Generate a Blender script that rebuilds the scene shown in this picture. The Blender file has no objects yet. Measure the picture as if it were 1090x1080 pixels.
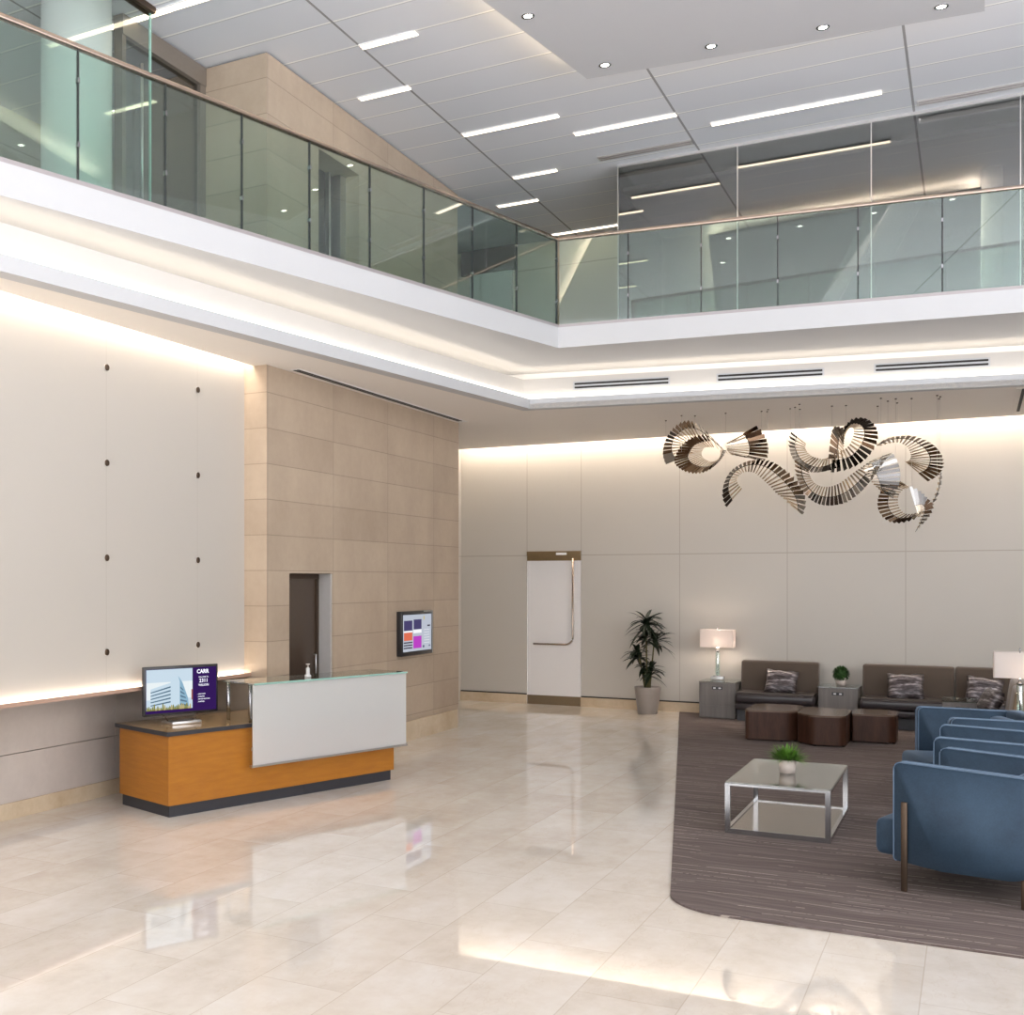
import bpy, bmesh, math, random
from mathutils import Vector, Matrix
random.seed(7)
PI = math.pi
scene = bpy.context.scene
COL = scene.collection

# ------------------------------------------------------------------ camera
F, X0, YH, CH = 1233.0, 320.0, 618.0, 2.1
CS, SN = 0.8645, 0.5027
cd = bpy.data.cameras.new('camera'); cam = bpy.data.objects.new('camera', cd); COL.objects.link(cam)
cam.location = (0, 0, CH); cam.rotation_euler = (PI/2, 0, math.atan2(SN, CS))
cd.sensor_fit = 'HORIZONTAL'; cd.sensor_width = 36; cd.lens = 36*F/1090
cd.shift_x = (545-X0)/1090; cd.shift_y = (YH-540)/1090
cd.clip_start = 0.05; cd.clip_end = 300
scene.camera = cam

def at(x, y, Y):            # point of the world plane Y=const seen at a photo pixel
    a = (x-X0)/F; Z = Y/(SN*a+CS)
    return Vector((Z*(CS*a-SN), Y, CH-(y-YH)*Z/F))

# ------------------------------------------------------------------ nodes
class N:
    def __init__(s, name):
        s.m = bpy.data.materials.new(name); s.m.use_nodes = True
        s.t = s.m.node_tree; s.t.nodes.clear()
        s.out = s.t.nodes.new('ShaderNodeOutputMaterial')
    def n(s, typ, ins=None, **props):
        nd = s.t.nodes.new(typ)
        for k, v in props.items(): setattr(nd, k, v)
        for k, v in (ins or {}).items():
            sock = nd.inputs[k]
            if isinstance(v, bpy.types.NodeSocket): s.t.links.new(v, sock)
            elif isinstance(v, bpy.types.Node): s.t.links.new(v.outputs[0], sock)
            else: sock.default_value = v
        return nd
    def mt(s, op, a, b=0.0, c=0.0):
        return s.n('ShaderNodeMath', {0: a, 1: b, 2: c}, operation=op).outputs[0]
    def mix(s, f, a, b):
        nd = s.n('ShaderNodeMix', data_type='RGBA')
        for i, v in ((0, f), (6, a), (7, b)):
            if isinstance(v, bpy.types.NodeSocket): s.t.links.new(v, nd.inputs[i])
            else: nd.inputs[i].default_value = v
        return nd.outputs[2]
    def pos(s):
        g = s.n('ShaderNodeTexCoord'); sep = s.n('ShaderNodeSeparateXYZ', {0: g.outputs['Object']})
        return g.outputs['Object'], sep.outputs[0], sep.outputs[1], sep.outputs[2]
    def noise(s, vec, scale, detail=4, rough=.55, sc=None):
        if sc:
            vec = s.n('ShaderNodeMapping', {0: vec, 3: sc}).outputs[0]
        return s.n('ShaderNodeTexNoise', {'Vector': vec, 'Scale': scale, 'Detail': detail, 'Roughness': rough}).outputs[0]
    def ramp(s, f, *st):
        nd = s.n('ShaderNodeValToRGB', {0: f}); cr = nd.color_ramp
        while len(cr.elements) < len(st): cr.elements.new(.5)
        for e, (p, c) in zip(cr.elements, st): e.position = p; e.color = c
        return nd.outputs[0]
    def line(s, v, period, off, w):   # 1 on a joint of width w
        t = s.mt('FRACT', s.mt('DIVIDE', s.mt('SUBTRACT', v, off-w/2), period))
        return s.mt('LESS_THAN', t, w/period)
    def cell(s, v, period, off):
        return s.mt('FLOOR', s.mt('DIVIDE', s.mt('SUBTRACT', v, off), period))
    def bsdf(s, col, rough=.5, metal=0, **kw):
        ins = {'Base Color': col, 'Roughness': rough, 'Metallic': metal}
        ins.update({k.replace('_', ' '): v for k, v in kw.items()})
        b = s.n('ShaderNodeBsdfPrincipled', ins)
        s.t.links.new(b.outputs[0], s.out.inputs[0]); return b
    def end(s, sh): s.t.links.new(sh if isinstance(sh, bpy.types.NodeSocket) else sh.outputs[0], s.out.inputs[0])
def c4(r, g, b): return (r, g, b, 1)
def plain(name, col, rough=.5, metal=0, var=.06, scale=20, **kw):
    k = N(name); v, x, y, z = k.pos()
    nz = k.noise(v, scale)
    f = k.mt('MULTIPLY_ADD', nz, var*2, 1-var)
    col = k.n('ShaderNodeVectorMath', {0: tuple(col), 3: 1.0}, operation='SCALE')
    k.t.links.new(f, col.inputs[3])
    k.bsdf(col.outputs[0], rough, metal, **kw); return k.m
def emis(name, col, st):
    k = N(name); k.end(k.n('ShaderNodeEmission', {0: c4(*col), 1: st})); return k.m
WARM = (1, .80, .58)
M = {}
M['white'] = plain('white paint', (.80, .79, .77), .6, var=.015)
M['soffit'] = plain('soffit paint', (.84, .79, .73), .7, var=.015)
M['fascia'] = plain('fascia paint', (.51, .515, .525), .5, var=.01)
M['led'] = emis('warm led strip', (1,.88,.74), 20)
M['led_cove'] = emis('cove led strip', (1, .87, .72), 4.5)
M['led_line'] = emis('linear light diffuser', (1, .82, .62), 5)
M['spot'] = emis('downlight lens', (1, .93, .82), 14)
M['chrome'] = plain('polished chrome', (.38, .38, .39), .16, 1, var=.02)
M['steel'] = plain('brushed steel', (.62, .61, .60), .3, 1, var=.05)
M['bronze'] = plain('dark bronze metal', (.10, .07, .05), .45, .85)
M['brass'] = plain('antique brass plate', (.30, .21, .11), .35, .8)
M['black'] = plain('black plastic', (.015, .014, .016), .3)
M['dark'] = plain('dark slot', (.02, .018, .016), .7)
M['gasket'] = plain('dark glazing gasket', (.02, .025, .025), .5)
M['grey'] = plain('grey laminate edge', (.022, .022, .028), .5)
M['rail'] = plain('bronze handrail metal', (.42, .34, .28), .25, 1)
M['shoe'] = plain('grey base shoe', (.36, .33, .33), .4, .3)
M['pot_taupe'] = plain('taupe planter', (.27, .235, .21), .4, var=.03)
M['pot_white'] = plain('off white ceramic', (.58, .50, .45), .35)
M['soil'] = plain('potting soil', (.03, .02, .015), .95, var=.4, scale=60)
M['stem'] = plain('plant stem', (.10, .085, .03), .7, var=.3)
M['leaf_dark'] = plain('dark green leaf', (.009, .017, .006), .45, var=.5, scale=6)
M['leaf_bright'] = plain('bright green grass leaf', (.10, .23, .025), .5, var=.5, scale=25)
M['moss'] = plain('dark green clipped foliage', (.025, .075, .01), .7, var=.5, scale=40)
M['leather'] = plain('dark brown leather', (.035, .028, .03), .32, var=.2)
M['leather_top'] = plain('brown seat fabric', (.045, .035, .032), .5, var=.15)
M['sofa'] = plain('brown woven upholstery', (.082, .058, .042), .85, var=.12, scale=150, Sheen_Weight=.3)
M['sofa_tan'] = plain('tan woven upholstery', (.20, .14, .09), .85, var=.12, scale=150, Sheen_Weight=.3)
M['plinth'] = plain('dark grey sofa plinth', (.05, .05, .055), .6)
M['edge_sheen'] = plain('pale blue edge sheen', (.11, .17, .25), .6)  # velvet's edge sheen put into a paler piping colour
M['shade'] = None
M['outlet'] = plain('charcoal power outlet', (.03, .03, .032), .4)
M['door_white'] = plain('white door paint', (.74, .71, .69), .45, var=.01)
M['jamb'] = plain('grey door jamb', (.42, .40, .38), .4)
M['clear_base'] = plain('clear acrylic block', (.55, .55, .54), .1, .3)

def velvet():
    k = N('blue velvet'); v, x, y, z = k.pos()
    nz = k.noise(v, 3.2, 5, .6); n2 = k.noise(v, 90, 2)
    f = k.mt('MULTIPLY_ADD', n2, .35, k.mt('MULTIPLY', nz, .9))
    col = k.ramp(f, (.3, c4(.009, .024, .046)), (.85, c4(.028, .058, .096)))
    k.bsdf(col, .75, Sheen_Weight=.35, Sheen_Roughness=.35, Sheen_Tint=c4(.45, .62, .85)); return k.m
M['velvet'] = velvet()

def stone(name, off, colA, colB, rows=.3765, yoff=11.85, joints=True, rough=.5):
    k = N(name); v, x, y, z = k.pos()
    big = k.noise(v, 1.3, 6, .6); fine = k.noise(v, 14, 5, .65); st = k.noise(v, 2.0, 5, .6, (1, 1, .35))
    f = k.mt('ADD', k.mt('MULTIPLY', big, .45), k.mt('ADD', k.mt('MULTIPLY', fine, .2), k.mt('MULTIPLY', st, .35)))
    if joints:
        cz = k.cell(z, rows, off); cy = k.cell(y, 1.45, yoff)
        wn = k.n('ShaderNodeTexWhiteNoise', {'Vector': k.n('ShaderNodeCombineXYZ', {0: 0.3, 1: cy, 2: cz}).outputs[0]})
        f = k.mt('MULTIPLY_ADD', k.mt('SUBTRACT', wn.outputs[0], .5), .14, f)
    col = k.ramp(f, (.3, c4(*colA)), (.7, c4(*colB)))
    if joints:
        g = k.n('ShaderNodeNewGeometry'); sx = k.n('ShaderNodeSeparateXYZ', {0: g.outputs['Normal']})
        onx = k.mt('GREATER_THAN', k.mt('ABSOLUTE', sx.outputs[0]), .5)
        jl = k.mt('MAXIMUM', k.line(z, rows, off, .008), k.mt('MULTIPLY', k.line(y, 1.45, yoff, .008), onx))
        col = k.mix(k.mt('MULTIPLY', jl, .55), col, c4(.13, .10, .075))
    k.bsdf(col, rough); return k.m
M['stone'] = stone('honed limestone cladding', 4.092, (.34, .258, .187), (.46, .365, .272))
M['stone_up'] = stone('upper limestone cladding', 7.41, (.33, .258, .19), (.45, .365, .28))
M['stone_grey'] = stone('grey limestone wainscot', 0, (.42, .36, .32), (.56, .495, .445), joints=False)
M['base'] = stone('veined beige base stone', 0, (.42, .31, .19), (.66, .54, .40), joints=False, rough=.25)

def floor_mat():
    k = N('polished cream marble'); v, x, y, z = k.pos()
    ix = k.cell(x, .508, -3.79)
    odd = k.mt('FLOORED_MODULO', ix, 2.0)
    yo = k.mt('MULTIPLY_ADD', odd, .62, y)
    iy = k.cell(yo, 1.31, 5.84)
    wn = k.n('ShaderNodeTexWhiteNoise', {'Vector': k.n('ShaderNodeCombineXYZ', {0: ix, 1: iy}).outputs[0]})
    w = k.n('ShaderNodeVectorMath', {0: v, 1: k.n('ShaderNodeVectorMath', {0: wn.outputs[1], 1: (7, 7, 7)}, operation='MULTIPLY').outputs[0]}, operation='ADD').outputs[0]
    cl = k.noise(w, 1.5, 7, .62, (1.6, .8, 1)); fine = k.noise(w, 7, 6, .7)
    f = k.mt('ADD', k.mt('MULTIPLY', cl, .7), k.mt('MULTIPLY', fine, .3))
    f = k.mt('MULTIPLY_ADD', k.mt('SUBTRACT', wn.outputs[0], .5), .10, f)
    col = k.ramp(f, (.30, c4(.585, .51, .43)), (.47, c4(.665, .60, .525)), (.64, c4(.725, .68, .625)))
    vein = k.mt('ABSOLUTE', k.mt('SUBTRACT', k.noise(w, 1.1, 5, .6, (2, .7, 1)), .5))
    col = k.mix(k.mt('MULTIPLY', k.mt('LESS_THAN', vein, .004), .10), col, c4(.48, .33, .2))
    jl = k.mt('MAXIMUM', k.line(x, .508, -3.79, .006), k.line(yo, 1.31, 5.84, .006))
    col = k.mix(k.mt('MULTIPLY', jl, .38), col, c4(.38, .29, .21))
    k.bsdf(col, .02, IOR=1.75, Specular_IOR_Level=.75); return k.m
M['floor'] = floor_mat()

def rug_mat():
    k = N('striated brown carpet'); v, x, y, z = k.pos()
    wob = k.mt('MULTIPLY', k.noise(v, .9, 3), .35)
    yy = k.mt('ADD', y, wob)
    vec = k.n('ShaderNodeCombineXYZ', {0: k.mt('MULTIPLY', x, .35), 1: k.mt('MULTIPLY', yy, 13), 2: 0.0}).outputs[0]
    a = k.n('ShaderNodeTexNoise', {'Vector': vec, 'Scale': 1.6, 'Detail': 6, 'Roughness': .75}).outputs[0]
    col = k.ramp(a, (.30, c4(.060, .041, .036)), (.5, c4(.112, .083, .074)), (.60, c4(.155, .122, .112)))
    yl = k.mt('ADD', y, k.mt('MULTIPLY', k.noise(v, .55, 2, .5, (.6, 1.3, 1)), .55))
    u = k.mt('DIVIDE', yl, .125); row = k.mt('FLOOR', u)
    ln = k.mt('LESS_THAN', k.mt('ABSOLUTE', k.mt('SUBTRACT', k.mt('FRACT', u), .5)), .035)
    vr = k.n('ShaderNodeCombineXYZ', {0: k.mt('MULTIPLY', x, .9), 1: k.mt('MULTIPLY', row, 3.7), 2: 0.0}).outputs[0]
    pr = k.n('ShaderNodeTexNoise', {'Vector': vr, 'Scale': 1.0, 'Detail': 2}).outputs[0]
    sp = k.mt('MULTIPLY', k.mt('MULTIPLY', ln, k.mt('GREATER_THAN', pr, .50)), k.mt('GREATER_THAN', k.noise(v, 30, 2), .40))
    col = k.mix(k.mt('MULTIPLY', sp, .75), col, c4(.42, .36, .31))
    bp = k.n('ShaderNodeBump', {'Height': a, 'Strength': .5, 'Distance': .01})
    k.bsdf(col, .95, Normal=bp.outputs[0]); return k.m
M['rug'] = rug_mat()

def ceil_mat():
    k = N('metal ceiling panels'); v, x, y, z = k.pos()
    ix = k.cell(x, 2.468, -5.555); iy = k.cell(y, .5825, 11.34)
    wn = k.n('ShaderNodeTexWhiteNoise', {'Vector': k.n('ShaderNodeCombineXYZ', {0: ix, 1: iy}).outputs[0]})
    col = k.mix(wn.outputs[0], c4(.68, .70, .75), c4(.74, .755, .80))
    col = k.mix(k.line(y, .5825, 11.34, .022), col, c4(.95, .95, .93))
    col = k.mix(k.line(y, .5825, 11.362, .010), col, c4(.50, .50, .52))
    col = k.mix(k.line(x, 2.468, -5.555, .026), col, c4(.27, .27, .28))
    k.bsdf(col, .45); return k.m
M['ceil'] = ceil_mat()

def wood_mat(name, a, b, rough=.4, sc=(1, 1, 9), s=3, **kw):
    k = N(name); v, x, y, z = k.pos()
    n1 = k.noise(v, s, 6, .65, sc)
    n2 = k.noise(v, s*9, 3, .6, sc)
    f = k.mt('ADD', k.mt('MULTIPLY', n1, .75), k.mt('MULTIPLY', n2, .25))
    k.bsdf(k.ramp(f, (.35, c4(*a)), (.65, c4(*b))), rough, **kw); return k.m
M['desk'] = wood_mat('honey anigre veneer', (.31, .108, .006), (.385, .145, .010), .38)
M['counter'] = wood_mat('polished tan worktop', (.30, .19, .09), (.40, .27, .14), .12, (1, 1, 1), 2)
M['walnut'] = wood_mat('dark walnut veneer', (.030, .012, .007), (.065, .027, .015), .42, (6, 6, .8), 2, Specular_IOR_Level=.3)
M['walnut_top'] = wood_mat('walnut table top', (.10, .068, .05), (.17, .12, .09), .2, (1, 8, 1), 2)
M['greywood'] = wood_mat('grey washed oak', (.13, .115, .105), (.19, .17, .155), .5, (9, 9, .7), 2)

def panel_wall(name, col, ys, zs, axis='x', rough=.35, coat=.15, js=.45):
    k = N(name); v, x, y, z = k.pos()
    h = x if axis == 'x' else y
    jl = None
    for p in ys:
        l = k.mt('LESS_THAN', k.mt('ABSOLUTE', k.mt('SUBTRACT', h, p)), .006)
        jl = l if jl is None else k.mt('MAXIMUM', jl, l)
    for p in zs:
        l = k.mt('LESS_THAN', k.mt('ABSOLUTE', k.mt('SUBTRACT', z, p)), .008)
        jl = l if jl is None else k.mt('MAXIMUM', jl, l)
    nz = k.mt('MULTIPLY_ADD', k.noise(v, .8, 3), .06, .97)
    cc = k.n('ShaderNodeVectorMath', {0: col}, operation='SCALE'); k.t.links.new(nz, cc.inputs[3])
    c = k.mix(k.mt('MULTIPLY', jl, js), cc.outputs[0], c4(.22, .17, .12))
    k.bsdf(c, rough, Coat_Weight=coat, Coat_Roughness=.3); return k.m
M['backwall'] = panel_wall('satin glass wall panels', (.50, .465, .412), (-6.62, -5.68, -4.08, -2.477, -.867, .733), (2.53,))
M['whitewall'] = panel_wall('white back painted glass', (.46, .425, .38), (8.107, 9.516, 6.70), (), 'y', .5, .0, .13)
M['upwall'] = panel_wall('upper pale wall panels', (.66, .60, .48), (-5.886, -4.2), (7.25,))
M['pillar'] = plain('white column paint', (.78, .79, .78), .5, var=.01)

def glass_mat(name, tint, refl, ior=1.5, rough=0.0, gcol=(1, 1, 1)):
    k = N(name)
    t = k.n('ShaderNodeBsdfTransparent', {0: c4(*tint)})
    g = k.n('ShaderNodeBsdfGlossy', {0: c4(*gcol), 1: rough})
    fr = k.n('ShaderNodeLayerWeight', {0: .5})
    fac = k.mt('MULTIPLY_ADD', k.mt('POWER', fr.outputs[1], 4.0), .8*(1-refl), refl)
    k.end(k.n('ShaderNodeMixShader', {0: fac, 1: t.outputs[0], 2: g.outputs[0]})); return k.m
M['glass'] = glass_mat('green tinted railing glass', (.76, .86, .82), .09)
M['glass_dark'] = glass_mat('smoked office glass', (.50, .52, .50), .17)
M['glass_clear'] = glass_mat('clear glass', (.90, .94, .92), .06)
M['glass_top'] = glass_mat('table glass', (.66, .70, .66), .16)
M['glass_edge'] = plain('green glass edge', (.25, .42, .36), .2)
M['smoked_mirror'] = plain('bronze mirror shelf', (.27, .225, .185), .15, .8)
def frosted():
    k = N('frosted white glass')
    d = k.n('ShaderNodeBsdfDiffuse', {0: c4(.90, .90, .89)})
    t = k.n('ShaderNodeBsdfTranslucent', {0: c4(.80, .81, .81)})
    r = k.n('ShaderNodeBsdfRefraction', {0: c4(.92, .93, .93), 1: .45, 2: 1.05})
    m1 = k.n('ShaderNodeMixShader', {0: .5, 1: d.outputs[0], 2: t.outputs[0]})
    m2 = k.n('ShaderNodeMixShader', {0: .30, 1: m1.outputs[0], 2: r.outputs[0]})
    g = k.n('ShaderNodeBsdfGlossy', {1: .25})
    k.end(k.n('ShaderNodeMixShader', {0: .05, 1: m2.outputs[0], 2: g.outputs[0]})); return k.m
M['frost'] = frosted()
def shade(name, e):
    k = N(name)
    d = k.n('ShaderNodeBsdfDiffuse', {0: c4(.80, .76, .73)})
    t = k.n('ShaderNodeBsdfTranslucent', {0: c4(.80, .74, .70)})
    k.end(k.n('ShaderNodeMixShader', {0: .45, 1: d.outputs[0], 2: t.outputs[0]})); return k.m
M['shade'] = shade('linen lamp shade', 0)
def pillow_mat():
    k = N('silver striped cushion fabric'); v, x, y, z = k.pos()
    a = k.noise(v, 6, 5, .6, (.6, .6, 4.0)); b = k.noise(v, 30, 3, .6, (.4, .4, 1.5))
    f = k.mt('ADD', k.mt('MULTIPLY', a, .7), k.mt('MULTIPLY', b, .3))
    k.bsdf(k.ramp(f, (.42, c4(.028, .021, .022)), (.52, c4(.12, .10, .105)), (.63, c4(.48, .45, .46))), .35, .25); return k.m
M['pillow'] = pillow_mat()
M['mirror_a'] = plain('bronze mirror blade', (.33, .25, .18), .10, 1, var=.2, scale=9)
M['mirror_b'] = plain('dark mirror blade', (.055, .047, .042), .10, 1, var=.2, scale=9)
M['mirror_c'] = plain('silver mirror blade', (.38, .37, .355), .22, 1, var=.1, scale=9)
M['mirror_d'] = plain('brown mirror blade', (.15, .095, .06), .12, 1, var=.2, scale=9)
M['spoke'] = plain('pale champagne metal', (.66, .56, .44), .25, .9)
M['wire'] = plain('thin steel wire', (.5, .47, .43), .4, .6)

# ------------------------------------------------------------------ mesh helpers
def obj(name, bm, mats, parent=None, smooth=False, **props):
    me = bpy.data.meshes.new(name)
    bmesh.ops.recalc_face_normals(bm, faces=bm.faces)
    bm.to_mesh(me); bm.free()
    for m in (mats if isinstance(mats, (list, tuple)) else [mats]): me.materials.append(m)
    if smooth:
        me.shade_smooth() if smooth is True else me.set_sharp_from_angle(angle=smooth)
    o = bpy.data.objects.new(name, me); COL.objects.link(o)
    if parent is not None: o.parent = parent
    for k, v in props.items(): o[k] = v
    return o
def tag(o, label, cat, group=None, kind=None):
    o['label'] = label; o['category'] = cat
    if group: o['group'] = group
    if kind: o['kind'] = kind
    return o
def struct(name, bm, m, label=None, cat=None, **kw):
    o = obj(name, bm, m, **kw); o['kind'] = 'structure'
    if label: o['label'] = label; o['category'] = cat or name.split('_')[0]
    return o
def thing(name, label, cat, loc=(0, 0, 0), rz=0, group=None, kind=None):
    o = bpy.data.objects.new(name, None); COL.objects.link(o); o.empty_display_size = .1
    o.location = loc; o.rotation_euler = (0, 0, rz)
    return tag(o, label, cat, group, kind)
def BM(): return bmesh.new()
def quadbox(bm, pts, z0, z1, mi=0):     # prism over polygon (list of xy)
    lo = [bm.verts.new((p[0], p[1], z0)) for p in pts]; hi = [bm.verts.new((p[0], p[1], z1)) for p in pts]
    fs = [bm.faces.new(lo[::-1]), bm.faces.new(hi)]
    n = len(pts)
    for i in range(n): fs.append(bm.faces.new((lo[i], lo[(i+1) % n], hi[(i+1) % n], hi[i])))
    for f in fs: f.material_index = mi
    return fs
def box(bm, x0, x1, y0, y1, z0, z1, mi=0, bev=0, seg=2):
    if bev:
        b2 = bmesh.new(); quadbox(b2, [(x0, y0), (x1, y0), (x1, y1), (x0, y1)], z0, z1, mi)
        bmesh.ops.bevel(b2, geom=b2.edges[:], offset=bev, segments=seg, affect='EDGES', profile=.5)
        for f in b2.faces: f.material_index = mi; f.smooth = True
        tmp = bpy.data.meshes.new('tmp'); b2.to_mesh(tmp); b2.free(); bm.from_mesh(tmp); bpy.data.meshes.remove(tmp)
    else: quadbox(bm, [(x0, y0), (x1, y0), (x1, y1), (x0, y1)], z0, z1, mi)
    return bm
def B1(*a, **k): return box(BM(), *a, **k)
def seglen(a, b): return math.hypot(b[0]-a[0], b[1]-a[1])
def wallseg(bm, a, b, off0, off1, z0, z1, t0=0, t1=None, mi=0):   # box along a->b between t0..t1, offset range to the right
    L = seglen(a, b); d = ((b[0]-a[0])/L, (b[1]-a[1])/L); n = (d[1], -d[0])
    if t1 is None: t1 = L
    P = lambda t, o: (a[0]+d[0]*t+n[0]*o, a[1]+d[1]*t+n[1]*o)
    return quadbox(bm, [P(t0, off0), P(t1, off0), P(t1, off1), P(t0, off1)], z0, z1, mi)
def tube(bm, pts, r, seg=8, mi=0, cap=True):
    pts = [Vector(p) for p in pts]; rings = []
    for i, p in enumerate(pts):
        d = (pts[min(i+1, len(pts)-1)]-pts[max(i-1, 0)]).normalized()
        up = Vector((0, 0, 1)) if abs(d.z) < .9 else Vector((1, 0, 0))
        u = d.cross(up).normalized(); w = d.cross(u)
        rr = r[i] if isinstance(r, (list, tuple)) else r
        rings.append([bm.verts.new(p+(u*math.cos(2*PI*j/seg)+w*math.sin(2*PI*j/seg))*rr) for j in range(seg)])
    for a, b in zip(rings, rings[1:]):
        for j in range(seg):
            f = bm.faces.new((a[j], a[(j+1) % seg], b[(j+1) % seg], b[j])); f.smooth = True; f.material_index = mi
    if cap:
        for rg in (rings[0][::-1], rings[-1]): bm.faces.new(rg).material_index = mi
    return bm
def lathe(bm, prof, seg=32, mi=0, c=(0, 0)):
    rings = [[bm.verts.new((c[0]+r*math.cos(2*PI*j/seg), c[1]+r*math.sin(2*PI*j/seg), z)) for j in range(seg)] for r, z in prof]
    for a, b in zip(rings, rings[1:]):
        for j in range(seg):
            f = bm.faces.new((a[j], a[(j+1) % seg], b[(j+1) % seg], b[j])); f.material_index = mi; f.smooth = True
    for rg in (rings[0][::-1], rings[-1]): bm.faces.new(rg).material_index = mi
    return bm
def roundpoly(pts, rads, seg=6):
    out = []; n = len(pts)
    for i in range(n):
        p = Vector(pts[i]).to_2d() if len(pts[i]) > 2 else Vector(pts[i]); a = Vector(pts[i-1]); b = Vector(pts[(i+1) % n])
        r = rads[i] if isinstance(rads, (list, tuple)) else rads
        if r <= 0: out.append((p.x, p.y)); continue
        u = (a-p).normalized(); v = (b-p).normalized()
        ang = u.angle(v); d = min(r/math.tan(ang/2), (a-p).length*.49, (b-p).length*.49); rr = d*math.tan(ang/2)
        ctr = p+(u+v).normalized()*(rr/math.sin(ang/2))
        s = p+u*d-ctr; e = p+v*d-ctr
        a0 = math.atan2(s.y, s.x); a1 = math.atan2(e.y, e.x); da = (a1-a0+PI) % (2*PI)-PI
        for k in range(seg+1):
            t = a0+da*k/seg; out.append((ctr.x+rr*math.cos(t), ctr.y+rr*math.sin(t)))
    return out
def vslab(bm, prof, y0, y1, mi=0, soft=0):     # profile in XZ extruded along Y
    a = [bm.verts.new((p[0], y0, p[1])) for p in prof]; b = [bm.verts.new((p[0], y1, p[1])) for p in prof]
    n = len(prof); fs = [bm.faces.new(a), bm.faces.new(b[::-1])]
    for i in range(n): fs.append(bm.faces.new((a[i], b[i], b[(i+1) % n], a[(i+1) % n])))
    for f in fs: f.material_index = mi
    return bm
def bevel_all(bm, w, seg=2, ang=.5):
    es = [e for e in bm.edges if len(e.link_faces) == 2 and e.calc_face_angle(0) > ang]
    bmesh.ops.bevel(bm, geom=es, offset=w, segments=seg, affect='EDGES', profile=.5)
    for f in bm.faces: f.smooth = True
    return bm
def text(name, s, size, mat, parent, loc, rot, align='CENTER', bold=0.0):
    cu = bpy.data.curves.new(name, 'FONT'); cu.body = s; cu.size = size; cu.align_x = align; cu.align_y = 'CENTER'
    cu.extrude = .0006; cu.offset = bold; cu.resolution_u = 2
    o = bpy.data.objects.new(name, cu); COL.objects.link(o)
    dg = bpy.context.evaluated_depsgraph_get(); me = bpy.data.meshes.new_from_object(o.evaluated_get(dg))
    bpy.data.objects.remove(o); bpy.data.curves.remove(cu)
    me.materials.clear(); me.materials.append(mat)
    o = bpy.data.objects.new(name, me); COL.objects.link(o); o.parent = parent; o.location = loc; o.rotation_euler = rot
    return o
def copy_tree(o, parent=None):
    c = o.copy(); COL.objects.link(c)
    if parent is not None: c.parent = parent
    for ch in list(o.children): copy_tree(ch, c)
    return c

# ------------------------------------------------------------------ setting
XR, YN = 7.0, -6.0
ZS, ZU, ZC = 4.38, 4.94, 7.69                     # soffit, upper slab underside, main ceiling
struct('floor', B1(-9, XR, YN, 19.4, -.12, 0), M['floor'], 'polished cream marble tile floor of the lobby', 'floor')
struct('ceiling', B1(-11, XR, YN, 19.8, ZC, ZC+.15), M['ceil'], 'high lobby ceiling of long grey metal panels', 'ceiling')
# back wall, full height of the lower storey; upper storey wall above it
bm = BM(); box(bm, -9, -6.62, 19.1, 19.4, 0, 4.7); box(bm, -5.68, XR, 19.1, 19.4, 0, 4.7); box(bm, -6.62, -5.68, 19.1, 19.4, 2.60, 4.7)
struct('wall_back', bm, M['backwall'], 'long wall of pale satin panels behind the sofas', 'wall')
struct('wall_upper_back', B1(-10, XR, 18.5, 18.8, ZU+.15, ZC), M['upwall'], 'pale panelled wall of the upper floor behind the railing corner', 'wall')
# stone core
bm = BM()
box(bm, -8.2, -6.45, 10.38, 10.848, 0, ZS+.3); box(bm, -8.2, -6.45, 11.835, 15.64, 0, ZS+.3)
box(bm, -8.2, -6.45, 10.848, 11.835, 2.184, ZS+.3); box(bm, -8.2, -6.66, 10.848, 11.835, 0, 2.184)
struct('wall_stone', bm, M['stone'], 'beige limestone clad wall behind the reception desk', 'wall')
bm = BM(); box(bm, -8.2, -7.835, 15.64, 19.1, 0, ZS+.3)
struct('wall_recess', bm, M['backwall'], 'pale wall in the recess behind the stone wall', 'wall')
bm = BM(); box(bm, -7.28, -6.45, 10.38, 11.5, ZU+.15, ZC-.02); box(bm, -7.28, -6.45, 12.5, 15.6, ZU+.15, ZC-.02)
box(bm, -7.28, -6.45, 11.5, 12.5, 7.02, ZC-.02); box(bm, -8.4, -7.28, 11.2, 15.6, ZU+.15, ZC-.02)
struct('wall_upper_stone', bm, M['stone_up'], 'upper floor limestone wall with a dark opening', 'wall')
# left wall : lit white upper wall overhanging the stone wainscot
bm = BM(); box(bm, -8.0, -6.73, YN, 10.38, 1.10, ZS+.3)
struct('wall_left', bm, M['whitewall'], 'lit white glass wall to the left of the reception desk', 'wall')
bm = BM()
for y0, y1 in ((-6, .30), (.31, 2.99), (3.0, 5.99), (6.0, 8.985), (8.995, 10.38)):
    for z0, z1 in ((.145, .565), (.572, 1.10)): box(bm, -7.6, -7.35, y0, y1, z0, z1)
struct('wall_wainscot', bm, M['stone_grey'], 'low grey limestone wainscot below the lit white wall', 'wall')
struct('baseboard_left', B1(-7.6, -7.33, YN, 10.38, 0, .145), M['base'], 'beige stone base under the grey wainscot', 'baseboard')
bm = BM(); box(bm, -6.46, -6.41, 11.85, 15.5, 0, .257); box(bm, -6.46, -6.41, 10.38, 10.83, 0, .257); box(bm, -8, -6.41, 10.33, 10.38, 0, .257)
struct('baseboard_stone', bm, M['base'], 'pale stone plinth along the limestone wall', 'baseboard')
bm = BM(); box(bm, -7.83, -6.62, 19.06, 19.1, 0, .155); box(bm, -5.68, XR, 19.06, 19.1, 0, .155)
struct('baseboard_back', bm, M['base'], 'beige stone base along the back wall', 'baseboard')
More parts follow.
